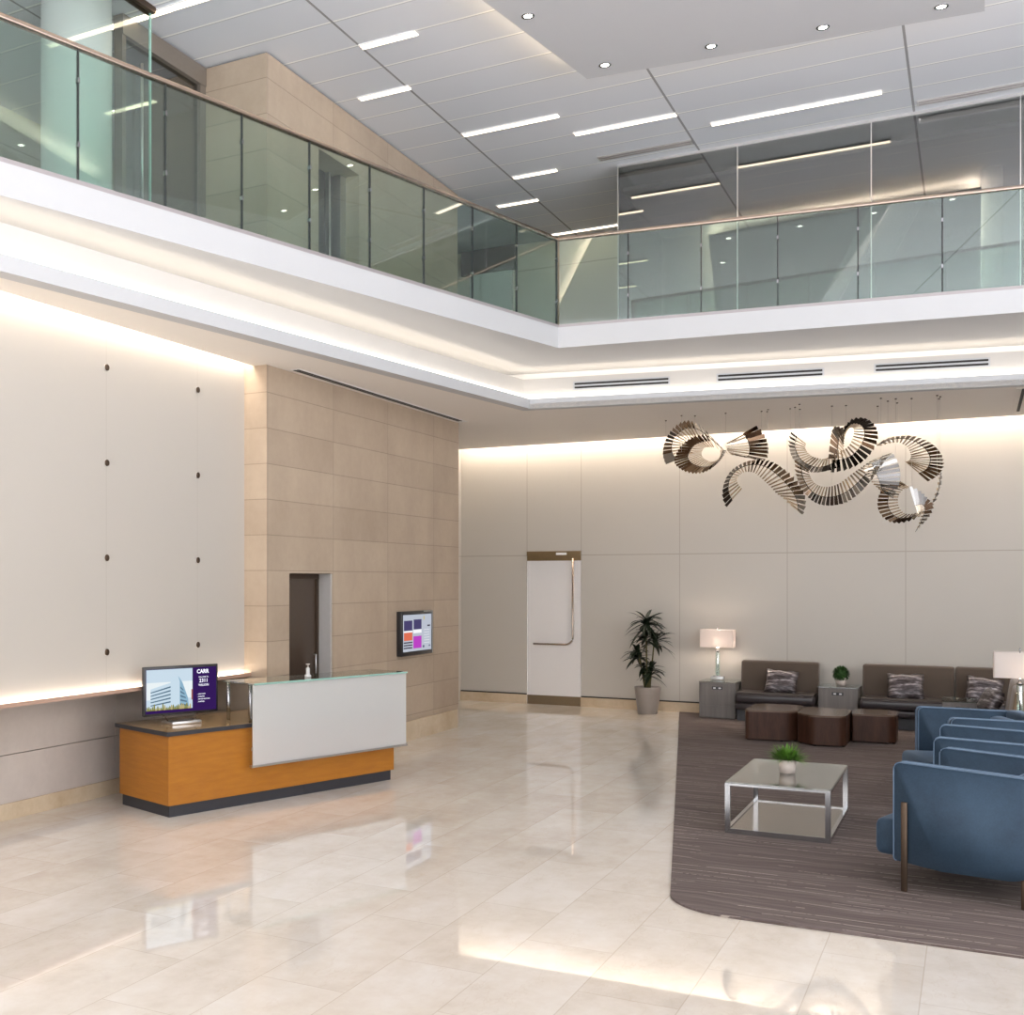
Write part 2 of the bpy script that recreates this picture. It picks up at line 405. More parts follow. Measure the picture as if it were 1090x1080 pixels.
bm = BM(); box(bm, -7.83, -6.62, 19.085, 19.1, .155, .175); box(bm, -5.68, XR, 19.085, 19.1, .155, .175)
struct('trim_1', bm, M['dark'], 'thin dark reveal above the back wall base', 'trim')
# ledge with a hidden light at foot of the white wall
bm = BM(); box(bm, -6.73, -6.64, YN, 10.37, 1.09, 1.105); box(bm, -6.652, -6.64, YN, 10.37, 1.105, 1.125)
struct('trim_2', bm, plain('rose wood ledge', (.42, .27, .20), .5), 'thin rose brown ledge at the foot of the white wall', 'trim')
struct('trim_ledge_light', B1(-6.725, -6.70, YN, 10.36, 1.106, 1.112), M['led'], 'light strip lying in the ledge under the white wall', 'light')

# soffit + cove + slab
L0, LC, LR = (-6.183+ -1.565, 6.242-12.24), (-5.083, 14.776), (6.9, 17.05)
def interp(p, q, t): return (p[0]+(q[0]-p[0])*t, p[1]+(q[1]-p[1])*t)
SL = [(-6.69, YN), (L0[0], YN)]
ldir = ((-5.083+6.183), (14.776-6.242))
def lx(y): return -5.083+(y-14.776)*ldir[0]/ldir[1]
rdir = (5.583, 1.06)
def ry(x): return 14.776+(x+5.083)*rdir[1]/rdir[0]
yl0 = 14.776+(-6.66+5.083)*ldir[1]/ldir[0]       # where the lip reaches the wall line
bm = BM()
quadbox(bm, [(-6.62, yl0+.35), (-5.083, 14.776), (6.9, ry(6.9)), (6.9, 18.78), (-7.83, 18.78), (-7.83, 15.64), (-6.45, 15.64), (-6.45, 10.38), (-6.62, 10.38)], ZS, ZS+.06)
struct('ceiling_soffit', bm, M['soffit'], 'lower flat ceiling between the light cove and the walls', 'ceiling')
# lip of cove (light trough)
A, C_, R_ = (lx(2.2), 2.2), (-5.083, 14.776), (6.9, ry(6.9))
bm = BM()
def offline(A, C_, R_, o):   # parallel polyline offset to the wall side
    def nrm(a, b): L = seglen(a, b); return ((-(b[1]-a[1])/L), ((b[0]-a[0])/L))
    n1, n2 = nrm(A, C_), nrm(C_, R_)
    p1 = (A[0]+n1[0]*o, A[1]+n1[1]*o); p3 = (R_[0]+n2[0]*o, R_[1]+n2[1]*o)
    bx, by = n1[0]+n2[0], n1[1]+n2[1]; s = o/((bx*n1[0]+by*n1[1])); p2 = (C_[0]+bx*s, C_[1]+by*s)
    return [p1, p2, p3]
def band(bm, o0, o1, z0, z1, mi=0):
    a = offline(A, C_, R_, o0); b = offline(A, C_, R_, o1)
    quadbox(bm, [a[0], a[1], b[1], b[0]], z0, z1, mi); quadbox(bm, [a[1], a[2], b[2], b[1]], z0, z1, mi)
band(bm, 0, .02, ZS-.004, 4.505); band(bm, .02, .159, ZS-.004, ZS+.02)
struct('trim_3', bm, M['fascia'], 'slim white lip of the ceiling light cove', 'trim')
bm = BM(); band(bm, .16, .19, ZS+.07, 4.795)
struct('trim_4', bm, plain('cove band paint', (.60, .57, .53), .7, var=.01), 'vertical white band of the ceiling light cove', 'trim')
bm = BM(); band(bm, .105, .155, ZS+.03, 4.575)
struct('trim_cove_light', bm, emis('lower cove led', (1, .92, .82), 2.2), 'continuous bright light line in the ceiling cove', 'light')
bm = BM(); band(bm, .25, .33, 4.70, 4.715); 
struct('trim_upper_cove_light', bm, M['led_cove'], 'hidden light strip washing the underside of the balcony', 'light')
bm = BM(); band(bm, .19, .62, 4.66, 4.69); band(bm, .60, .62, 4.69, ZU)
struct('trim_5', bm, M['white'], 'white trough shelf above the cove band', 'trim')
# upper floor slab (its edge is the fascia)
fdir = (-4.385+6.202, 13.797-6.262); grd = (.455+4.385, 14.428-13.797)
FA = (-4.385-fdir[0]*1.6, 13.797-fdir[1]*1.6); FC = (-4.385, 13.797); FR = (-4.385+grd[0]*2.3, 13.797+grd[1]*2.3)
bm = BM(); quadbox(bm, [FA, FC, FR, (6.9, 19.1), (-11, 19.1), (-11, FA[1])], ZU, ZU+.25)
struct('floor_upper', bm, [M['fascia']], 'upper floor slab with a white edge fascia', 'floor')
# cove underside stays warm white through light only
bm = BM(); quadbox(bm, [(-11, -6), (-9.9, -6), (-9.9, 19), (-11, 19)], ZU+.25, ZC)
struct('wall_upper_left', bm, M['upwall'], 'upper floor wall far behind the left glass', 'wall')
# wall grazing light behind soffit edge over back wall & over white wall
struct('trim_wall_light', B1(-7.8, 6.8, 18.84, 18.92, 4.60, 4.615), emis('wall grazing led', (1, .86, .73), 30), 'light strip in the ceiling slot along the back wall', 'light')
struct('ceiling_slot', B1(-7.83, 6.9, 18.78, 19.1, 4.62, 4.66), M['white'], 'white cap of the light slot over the back wall', 'ceiling')
bm = BM(); box(bm, -6.72, -6.64, YN, 10.36, 4.50, 4.512)
struct('trim_left_light', bm, emis('left grazing led', (1, .90, .78), 24), 'light strip in the ceiling slot over the white wall', 'light')
# right, rear walls of the lobby (daylight enters through rear windows)
struct('wall_right', B1(XR, XR+.2, 12, 19.4, 0, ZC), M['white'], 'plain white wall at the far right side', 'wall')
bm = BM(); box(bm, -9, XR, YN-.3, YN, 0, .15); box(bm, -9, XR, YN-.3, YN, ZC-.3, ZC)
for i in range(9): x = -9+i*2; box(bm, x-.05, x+.05, YN-.2, YN, .15, ZC-.3)
box(bm, -9, XR, YN-.2, YN, 3.0, 3.1)
struct('window_1', bm, M['steel'], 'tall window wall on the entrance side', 'window')

bm = BM(); box(bm, XR, XR+.2, YN, 12, 0, .15); box(bm, XR, XR+.2, YN, 12, ZC-.3, ZC); box(bm, XR, XR+.15, YN, 12, 3.0, 3.1)
for i in range(9): y = YN+i*2.25; box(bm, XR, XR+.15, y-.05, y+.05, .15, ZC-.3)
struct('window_4', bm, M['steel'], 'tall window wall on the street side', 'window')
# dropped ceiling cloud
cl = [(-4.207-.6*.5*2.7, 10.017-2.33*2.7), (-3.602, 12.33), (.085, 12.76), (.085, 3.7)]
bm = BM(); quadbox(bm, cl, 7.50, 7.53)
struct('ceiling_cloud', bm, plain('cloud paint', (.54,.54,.56), .6, var=.01), 'dropped white ceiling panel with small downlights', 'ceiling')
bm = BM()
def inset(poly, o):
    cx = sum(p[0] for p in poly)/len(poly); cy = sum(p[1] for p in poly)/len(poly)
    return [(p[0]+(cx-p[0])*o, p[1]+(cy-p[1])*o) for p in poly]
ci = inset(cl, .03)
for i in range(3): wallseg(bm, ci[i], ci[i+1], 0, .05, 7.532, 7.545)
struct('trim_cloud_light', bm, emis('cloud edge led', WARM, 22), 'light strip hidden above the dropped ceiling panel', 'light')
for i, (x, y) in enumerate([(-3.689, 10.67), (-3.342, 12.087), (-2.297, 12.201), (-1.276, 12.335), (-.267, 12.451)]):
    nm = ['upper left corner', 'front corner', 'second from front corner', 'third from front corner', 'far right end'][i]
    t = thing('downlight', 'small round recessed downlight at the %s of the dropped white ceiling panel' % nm, 'ceiling light', (x, y, 7.5), 0, 'downlights in the dropped panel')
    b = lathe(BM(), [(.062, 0), (.062, -.006), (.045, -.008), (.040, -.002), (.040, 0)], 20); obj('trim_ring', b, M['chrome'], t)
    b = lathe(BM(), [(.001, -.003), (.038, -.003), (.038, -.001), (.001, -.001)], 16); obj('lens', b, M['spot'], t)

# linear ceiling lights
LN = [((-8.096, 9.135), 1.3, 'far left, seen through the upper glass partition'), ((-8.85, 10.8), .6, 'behind the white column on the upper floor'),
      ((-6.79, 9.13), 1.25, 'cut by top photo edge, left of centre'), ((-5.545, 10.80), .62, 'upper short one left of dropped panel'),
      ((-6.158, 11.955), .62, 'lower of two short ones, above the stone wall'), ((-5.534, 13.575), 1.21, 'long one left of middle'),
      ((-4.315, 14.25), 1.22, 'long one below the tip of the dropped panel'), ((-2.774, 14.78), 1.85, 'longest one, above the smoked glass office'),
      ((-5.518, 15.36), .6, 'short one in the middle above the railing corner'), ((-6.14, 16.42), .6, 'short one lowest above the railing corner'),
      ((-5.906, 18.2), 1.06, 'farthest, just above the pale upper wall')]
for (x, y), L, ds in LN:
    t = thing('linear_ceiling_light', 'slim linear warm white ceiling light: %s' % ds, 'ceiling light', (x, y, ZC), 0, 'linear ceiling lights')
    obj('diffuser', B1(0, L, -.045, .045, -.012, -.002), M['led_line'], t)
    b = BM(); box(b, -.012, L+.012, -.055, -.046, -.016, 0); box(b, -.012, L+.012, .046, .055, -.016, 0); obj('frame', b, M['white'], t)
# slot diffusers in the main ceiling
for x0_, x1_, y, ds in ((-4.3, -3.1, 15.25, 'in the high ceiling left of the smoked glass'), (-.58, .95, 15.35, 'in the high ceiling at the top right')):
    t = thing('ceiling_vent', 'grey linear air slot %s' % ds, 'vent', ((x0_+x1_)/2, y, ZC), 0, 'air slots in the high ceiling'); h = (x1_-x0_)/2
    obj('frame', B1(-h, h, -.08, .08, -.012, -.001), M['steel'], t)
    b = BM(); box(b, -h+.02, h-.02, -.05, -.02, -.016, -.012); box(b, -h+.02, h-.02, .02, .05, -.016, -.012); obj('slot', b, M['shoe'], t)
# soffit slot by the stone wall
t = thing('ceiling_vent', 'long dark linear air slot in the low ceiling beside the stone wall', 'vent', (-6.32, 13.1, ZS))
obj('frame', B1(-.055, .055, -2.35, 2.42, -.008, -.001), M['white'], t)
b = BM(); box(b, -.035, -.008, -2.33, 2.28, -.012, -.008); box(b, .008, .035, -2.33, 2.28, -.012, -.008); obj('slot', b, M['dark'], t)
t = thing('ceiling_vent', 'dark striped ceiling air grille at the right edge of the photo', 'vent', (.58, 17.2, ZS))
obj('frame', B1(-.14, .3, -1.08, 1.08, -.008, -.001), M['soffit'], t)
b = BM()
for x in (-.09, 0, .09, .18): box(b, x, x+.035, -1.05, 1.05, -.013, -.008)
obj('slot', b, M['dark'], t)
# diffusers on the cove band
bo = offline(A, C_, R_, .16); Lb = seglen(bo[1], bo[2]); an = math.atan2(bo[2][1]-bo[1][1], bo[2][0]-bo[1][0])
for x0_, x1_, zc, ds in ((-4.56, -3.40, 4.672, 'left'), (-2.81, -1.62, 4.672, 'middle'), (-1.036, .144, 4.685, 'right')):
    xm = (x0_+x1_)/2; tt = (xm-bo[1][0])/math.cos(an); h = (x1_-x0_)/2/math.cos(an)
    t = thing('wall_vent', '%s of three long twin-slot air diffusers on the white cove band' % ds, 'vent', (bo[1][0]+math.cos(an)*tt, bo[1][1]+math.sin(an)*tt, zc), an, 'air diffusers on the cove band')
    obj('frame', B1(-h-.02, h+.02, -.006, -.001, -.055, .055), M['fascia'], t)
    b = BM(); box(b, -h, h, -.012, -.006, .012, .036); box(b, -h, h, -.012, -.006, -.036, -.012); obj('slot', b, M['dark'], t)

# ------------------------------------------------------------------ balcony railings
def railing(a, b, divs, label, flip=1):
    L = seglen(a, b); an = math.atan2(b[1]-a[1], b[0]-a[0])
    t = thing('glass_railing', label, 'railing', (a[0], a[1], ZU+.25), an, 'upper floor glass railings')
    obj('base_shoe', B1(0, L, .0, .05, 0, .035), M['shoe'], t)
    obj('handrail', B1(-.02, L, -.005, .055, 1.06, 1.10, bev=.008), M['rail'], t)
    for i in range(len(divs)-1):
        g = obj('glass_panel', B1(divs[i]+.008, divs[i+1]-.008, .018, .032, .036, 1.06), M['glass'], t)
        bb = B1(divs[i+1]-.0085, divs[i+1]+.002, .014, .036, .036, 1.06); obj('seam', bb, M['gasket'], t)
        for z in (.3, .8): obj('glass_clip', B1(divs[i+1]-.012, divs[i+1]+.006, .008, .042, z, z+.04), M['chrome'], t)
    return t
Ll = seglen(FA, FC); pw = 7.75/9*0+.880
# panel widths follow equal steps from the corner
nl = int(Ll/pw); divs = [Ll-pw*k for k in range(nl, -1, -1)]
nA = (-math.sin(math.atan2(FC[1]-FA[1], FC[0]-FA[0])), math.cos(math.atan2(FC[1]-FA[1], FC[0]-FA[0])))
railing((FA[0], FA[1]), (FC[0], FC[1]), divs, 'left run of green glass balcony railing with bronze handrail over the reception side')
Lr = seglen(FC, FR); pr = .825
railing(FC, FR, [k*pr for k in range(int(Lr/pr)+1)], 'right run of green glass balcony railing with pale handrail in front of the smoked glass')

# ------------------------------------------------------------------ upper floor things
ZF = ZU+.25
t = struct('window_2', B1(-4.14, XR, 15.63, 15.65, ZF, ZC-.02), M['glass_dark'], 'wall of smoked reflective office glass on the upper floor', 'glass wall')
bm = BM(); box(bm, -4.15, -4.13, 15.65, 18.5, ZF, ZC-.02)
struct('window_3', bm, M['glass_dark'], 'side pane of the smoked glass office', 'glass wall')
bm = BM()
for x in (-4.145, -2.62, -1.08, .46, 2.0): box(bm, x-.006, x+.006, 15.622, 15.655, ZF, ZC-.02)
box(bm, -4.15, XR, 15.61, 15.66, ZC-.03, ZC); 
struct('trim_6', bm, M['steel'], 'thin metal joints and head of the smoked office glass', 'trim')
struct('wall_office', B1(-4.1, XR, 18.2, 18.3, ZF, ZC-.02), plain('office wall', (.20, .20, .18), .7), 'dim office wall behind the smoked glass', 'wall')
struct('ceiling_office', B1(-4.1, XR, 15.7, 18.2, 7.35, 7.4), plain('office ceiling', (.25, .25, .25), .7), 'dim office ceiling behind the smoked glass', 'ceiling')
p = at(1056, 300, 17.2)
tag(obj('column', lathe(BM(), [(.12, ZF), (.12, 7.35)], 24, c=(p.x, 17.2)), plain('beige column', (.62, .50, .38), .6)), 'slim beige column inside the smoked glass office', 'column')
a_, b_ = at(846, 330, 16.9), at(930, 212, 16.9)  # slanted panels added to imitate a diagonal reflection in the office glass
t = thing('reflection_panel', 'slanted pale panel added in place of a reflection in the smoked glass', 'reflection', (a_.x, 16.9, ZF))
bm = BM(); b_.z = min(b_.z, 7.3); dx = b_.x-a_.x; dz = b_.z-ZF
vslab(bm, [(0, 0), (.22, 0), (dx+.22, dz), (dx, dz)], 0, .12); obj('pale_panel', bm, plain('pale reflection tone', (.75, .72, .68), .6), t)
bm = BM(); vslab(bm, [(.24, 0), (.62, 0), (dx+.62, dz), (dx+.24, dz)], .05, .08); obj('blue_grey_panel', bm, plain('blue grey reflection tone', (.34, .42, .44), .2), t)
# column + glass partition + storefront on the left
t = thing('round_column', 'thick white round column behind the left glass railing', 'column', (-7.42, 8.50, ZF))
obj('shaft', lathe(BM(), [(.335, 0), (.335, ZC-ZF)], 40), M['pillar'], t)
t = thing('glass_partition', 'tall clear glass partition beside the white column on the upper floor', 'glass partition', (-6.95, 9.03, ZF))
h = ZC-ZF
for y0 in (0, -1.62, -3.24):
    obj('glass_panel', B1(-.006, .006, y0-1.61, y0, 0, h-.06), M['glass_clear'], t)
obj('edge_strip', B1(-.008, .008, -.012, .012, 0, h-.06), M['glass_edge'], t)
obj('head_frame', B1(-.05, .05, -4.85, .03, h-.06, h), M['bronze'], t)
t = thing('storefront_door', 'bronze framed glass door wall beside the upper stone corner', 'door', (-7.28, 8.95, ZF))
bm = BM(); box(bm, -.06, .06, 0, 1.43, h-.22, h-.02); box(bm, -.05, .05, 1.33, 1.43, 0, h-.22); box(bm, -.05, .05, 0, .06, 0, h-.22); box(bm, -.05, .05, .06, 1.33, 0, .08); obj('frame', bm, plain('taupe door frame', (.22,.19,.16), .4, .4), t)
obj('glass_panel', B1(-.008, .008, .06, 1.33, .08, h-.22), M['glass_dark'], t)
obj('pull_handle', tube(BM(), [(.06, .30, .6), (.06, .30, 2.1)], .014), M['steel'], t)
# dark upper opening in the stone
t = thing('lift_doorway', 'dark metal framed doorway in the upper limestone wall behind the railing', 'doorway', (-6.75, 12.0, ZF))
bm = BM(); box(bm, -.1, 0, -.5, .5, 0, 1.82); obj('door_panel', bm, plain('dark doorway metal', (.035, .032, .03), .35, .5), t)
bm = BM(); box(bm, 0, .12, .36, .5, 0, 1.82); box(bm, 0, .05, .20, .24, 0, 1.82); obj('frame', bm, M['steel'], t)
# upper door near corner
struct('door_3', B1(-7.40, -6.66, 18.44, 18.5, ZF, 7.28), plain('pale green white door', (.62, .64, .58), .5), 'plain pale upper floor door left of the railing corner', 'door')
# upper wall dark infill
struct('trim_7', B1(-7.55, -6.60, 18.42, 18.5, 7.28, ZC), plain('dark bronze panel', (.10, .085, .07), .5), 'dark panel above the pale upper door', 'trim')

# ------------------------------------------------------------------ doors lower
t = thing('door_1', 'white flush door with brass head panel and kick plate in the back wall', 'door', (-6.15, 19.1, 0)); t['kind'] = 'structure'
obj('door_leaf', B1(-.46, .46, .005, .05, .155, 2.44), M['door_white'], t)
obj('kick_plate', B1(-.465, .465, -.004, .02, 0, .155), plain('brown kick plate', (.20, .145, .085), .45, .5), t)
obj('head_panel', B1(-.465, .465, -.01, .03, 2.44, 2.60), M['brass'], t)
obj('head_rail', B1(-.465, .465, -.03, .0, 2.53, 2.60), M['brass'], t)
obj('closer_plate', B1(.05, .23, -.035, -.03, 2.535, 2.575), M['white'], t)
hp = [(.345, -.06, 2.48), (.345, -.06, 1.30), (.345, -.06, 1.22)]
for k in range(7): a = k/6*PI/2; hp.append((.345-.13*(1-math.cos(a)), -.06, 1.16-.13*math.sin(a)))
hp += [(-.34, -.06, 1.03)]
obj('pull_handle', tube(BM(), hp, .016), M['rail'], t)
bm = BM(); tube(bm, [(.345, 0, 2.4), (.345, -.06, 2.4)], .01); tube(bm, [(-.30, 0, 1.03), (-.30, -.06, 1.03)], .01); obj('handle_mount', bm, M['rail'], t)
t = thing('door_2', 'dark bronze glass door recessed in the limestone wall behind the counter', 'door', (-6.66, 11.34, 0)); t['kind'] = 'structure'
obj('door_leaf', B1(0, .03, -.49, .45, 0, 2.12), plain('dark tinted door glass', (.075, .05, .035), .15, .3), t)
obj('door_frame', box(box(BM(), 0, .05, -.492, .492, 2.12, 2.18), 0, .05, .40, .45, 0, 2.12), M['bronze'], t)
obj('door_jamb', B1(0, .2, .455, .493, 0, 2.18), M['jamb'], t)
obj('door_handle', tube(BM(), [(.05, .33, .95), (.08, .33, .95), (.08, .33, 1.25), (.05, .33, 1.25)], .01), M['steel'], t)

# ------------------------------------------------------------------ standoff buttons on the white wall
rows = [4.013, 3.158, 2.307, 1.46]; rn = ['topmost', 'second from top', 'third from top', 'lowest']
for cy, cn in ((8.107, 'left'), (9.517, 'right')):
    for z, r in zip(rows, rn):
        t = thing('wall_fixing', '%s dark round metal button in the %s column on the white wall' % (r, cn), 'wall fixing', (-6.73, cy, z), 0, 'round fixings on the white wall')
        b = lathe(BM(), [(.03, 0), (.03, .012), (.024, .016)], 16)
        o = obj('disc', b, M['bronze'], t); o.rotation_euler = (0, PI/2, 0)
        b = lathe(BM(), [(.033, 0), (.033, .006)], 16); o = obj('collar', b, M['steel'], t); o.rotation_euler = (0, PI/2, 0)

# ------------------------------------------------------------------ reception desk
DB = Vector((-6.16, 8.27)); DA = math.atan2(.9568, .2907)   # local +x along the long front, +y to the back left
skew = -.055
t = desk = thing('reception_desk', 'honey wood reception desk with dark top edge and base', 'desk', (DB.x, DB.y, 0), DA)
Ld, Wd = 2.94, .83
def dp(x, y): return (x+skew*y*-1.0, y)
def dpoly(x0_, x1_, y0_, y1_): return [dp(x0_, y0_), dp(x1_, y0_), dp(x1_, y1_), dp(x0_, y1_)]
b = BM(); quadbox(b, dpoly(0, Ld, 0, Wd), .105, .725); obj('body', b, M['desk'], t)
b = BM(); quadbox(b, dpoly(.02, 1.66, .02, Wd-.02), 0, .104); quadbox(b, dpoly(1.665, Ld-.03, .02, Wd-.02), 0, .104); obj('plinth', b, M['grey'], t)
b = BM(); quadbox(b, dpoly(-.035, Ld, -.03, Wd+.03), .726, .764, 1); 
obj('worktop', b, [M['grey'], M['grey']], t)
b = BM(); quadbox(b, dpoly(-.03, Ld, -.025, Wd+.025), .7645, .767); obj('worktop_surface', b, M['counter'], t)
# transaction counter : frosted glass front + glass shelf on posts
t2 = desk
b = BM(); quadbox(b, [(.885, -.12), (3.0, -.12), (3.0, -.105), (.885, -.105)], .385, 1.128); obj('frosted_panel', b, M['frost'], t2)
b = BM(); quadbox(b, [(.86, -.13), (3.01, -.13), (3.01, -.095), (.86, -.095)], .365, .385); obj('bottom_rail', b, M['steel'], t2)
b = BM(); quadbox(b, [(.883, -.13), (3.01, -.13), (2.98, .36), (.90, .36)], 1.13, 1.145); obj('glass_shelf', b, M['glass_top'], t2)
b = BM(); quadbox(b, [(.883, -.134), (3.01, -.134), (3.01, -.131), (.883, -.131)], 1.128, 1.146); obj('shelf_edge', b, M['glass_edge'], t2)
for x, y in ((.93, .30), (.95, .0), (1.9, .1), (2.9, .1), (2.9, .3)):
    obj('post', tube(BM(), [(x, y, .767), (x, y, 1.129)], .018, 12), M['chrome'], t2)
for x in (.96, 2.9): obj('bracket', B1(x, x+.03, -.104, -.001, .5, .53), M['steel'], t2)
# small bottle on the counter
bp_ = (DB.x+.2907*1.74-.9568*.05, DB.y+.9568*1.74+.2907*.05)
t = thing('sanitiser_bottle', 'small clear pump bottle on the glass shelf of the counter', 'bottle', (bp_[0], bp_[1], 1.145))
obj('bottle_body', lathe(BM(), [(.033, 0), (.034, .02), (.02, .03), (.02, .09), (.009, .1)], 16), M['clear_base'], t)
obj('pump', lathe(BM(), [(.008, .1), (.008, .125), (.02, .126), (.02, .134)], 12), M['pot_white'], t)

# monitor on desk
ml, mr = Vector((-6.57, 8.44, 0)), Vector((-6.265, 9.198, 0)); W = (mr-ml).length; an = math.atan2(mr.y-ml.y, mr.x-ml.x)
mon = thing('desk_monitor', 'black widescreen monitor on the desk showing an office building picture', 'monitor', ((ml.x+mr.x)/2, (ml.y+mr.y)/2, .767), an)
obj('case', B1(-W/2, W/2, 0, .035, .085, .54, bev=.006), M['black'], mon)
obj('stand', box(box(BM(), -.16, .16, -.10, .10, 0, .028, bev=.004), -.15, .15, -.098, -.07, .028, .031), M['steel'], mon)
for s in (-1, 1): obj('stand_leg', tube(BM(), [(s*.13, .02, .02), (s*.2, .015, .10)], .007), M['bronze'], mon)
scr = obj('screen', B1(-W/2+.022, W/2-.022, -.003, 0, .108, .516), emis('screen purple', (.030, .010, .085), .8), mon)
pal = {'sky': (.56, .68, .78), 'sky2': (.78, .84, .86), 'glassb': (.25, .42, .55), 'wallb': (.55, .68, .78), 'dk': (.10, .17, .24), 'tree': (.22, .22, .05), 'tree2': (.45, .38, .16), 'rd': (.35, .12, .10)}
keys = list(pal); pm = [emis('screen '+k, pal[k], .72) for k in keys]
b = BM(); zl = [0]
def poly(pts, key):
    zl[0] += 1; y = -.0036-.00012*zl[0]
    vs = [b.verts.new((p[0], y, p[1])) for p in pts]; b.faces.new(vs).material_index = keys.index(key)
px0, px1, pz0, pz1 = -W/2+.026, -W/2+.026+.50, .116, .512
U = lambda u, v: (px0+(px1-px0)*u, pz1-(pz1-pz0)*v)
poly([U(0, 0), U(1, 0), U(1, .95), U(0, .95)], 'sky'); poly([U(0, .3), U(1, .3), U(1, .7), U(0, .7)], 'sky2')
poly([U(.09, .45), U(.52, .32), U(.52, .88), U(.09, .86)], 'wallb')
poly([U(.52, .2), U(.68, .16), U(.78, .33), U(.90, .7), U(.92, .9), U(.52, .9)], 'glassb')
poly([U(.52, .2), U(.68, .16), U(.72, .3), U(.72, .88), U(.52, .88)], 'wallb')
for k in range(5):
    v = .5+k*.075; poly([U(.09, v+.02), U(.52, v-.10+k*.012), U(.52, v-.065+k*.012), U(.09, v+.045)], 'dk')
    poly([U(.73, .42+k*.1), U(.80+k*.025, .5+k*.09), U(.80+k*.025, .53+k*.09), U(.73, .46+k*.1)], 'dk')
for k in range(26):
    u = .02+k*.037; w = .02; hh = random.uniform(.04, .14)
    poly([U(u-w, .95), U(u+w, .95), U(u+w*.6, .95-hh), U(u, .92-hh), U(u-w*.7, .95-hh)], random.choice(['tree', 'tree2']))
poly([U(.97, .5), U(1, .5), U(1, .75), U(.97, .75)], 'rd')
obj('screen_picture', b, pm, scr)
wt = emis('screen white', (.85, .85, .95), 1.0); rx = (PI/2, 0, 0); tx = px1+.02+.105
text('screen_text', 'CARR', .052, wt, scr, (tx-.01, -.0045, .475), rx, bold=.0012)
text('screen_text', 'WELCOME TO', .017, wt, scr, (tx, -.0045, .422), rx)
text('screen_text', '2311', .050, wt, scr, (tx, -.0045, .387), rx, bold=.0004)
text('screen_text', 'WILSON', .030, wt, scr, (tx, -.0045, .346), rx)
for k, s in enumerate(['DIRECTORY', 'AMENITIES', 'TRANSPORTATION', 'WEATHER']):
    o = text('screen_text', '\u25a1 '.replace('\u25a1', '-')+s, .015, wt, scr, (tx-.07, -.0045, .262-k*.024), rx, 'LEFT')

# wall screen on the stone wall
tv = thing('wall_display', 'black framed wall display with colourful tiles on the limestone wall', 'monitor', (-6.45, 14.045, 1.41), PI/2)
obj('case', B1(-.49, .49, -.075, 0, -.29, .29, bev=.005), M['black'], tv)
obj('side_bezel', box(box(BM(), .475, .494, -.08, -.006, -.285, .293), .2, .494, -.08, -.07, .275, .293), M['steel'], tv)
sc_ = obj('screen', B1(-.45, .44, -.078, -.0752, -.235, .245), emis('display pale', (.42, .45, .52), .8), tv)
keys = ['nv', 'og', 'mg', 'wh', 'bk', 'yl']; cols = {'nv': (.06, .05, .13), 'og': (.62, .14, .08), 'mg': (.42, .05, .46), 'wh': (.8, .8, .82), 'bk': (.05, .04, .06), 'yl': (.5, .42, .2)}
b = BM()
def rct(x0_, x1_, z0, z1, key):
    vs = [b.verts.new(p) for p in ((x0_, -.0784, z0), (x1_, -.0784, z0), (x1_, -.0784, z1), (x0_, -.0784, z1))]; b.faces.new(vs).material_index = keys.index(key)
rct(-.43, -.17, .04, .17, 'nv'); rct(-.13, .12, .05, .18, 'nv'); rct(-.43, -.17, -.09, .015, 'og'); rct(-.14, .12, -.20, -.04, 'mg')
for k in range(3): rct(-.44, -.17, -.125-k*.035, -.108-k*.035, 'bk')
rct(-.44, -.16, .015, .035, 'wh'); rct(-.14, .12, 0, .045, 'wh')
rct(.18, .22, .17, .22, 'yl'); rct(.31, .40, .08, .10, 'bk'); rct(.16, .21, -.2, -.17, 'nv'); rct(.36, .40, -.19, -.17, 'nv')
for zz in range(6): rct(.2, .38, -.14+zz*.035, -.135+zz*.035, 'wh')
obj('screen_tiles', b, [emis('display '+k, cols[k], .8) for k in keys], sc_)

# ------------------------------------------------------------------ rug
rp = [(-1.68, 7.57), (4.4, 7.60), (4.4, 19.0), (-4.06, 19.0)]
rp = roundpoly(rp, [.45, 0, 0, 0], 10)
tag(obj('area_rug', quadbox(bmrug := BM(), rp, 0.001, .014) and bmrug, M['rug']), 'large striated brown rug under the lounge seating', 'rug')

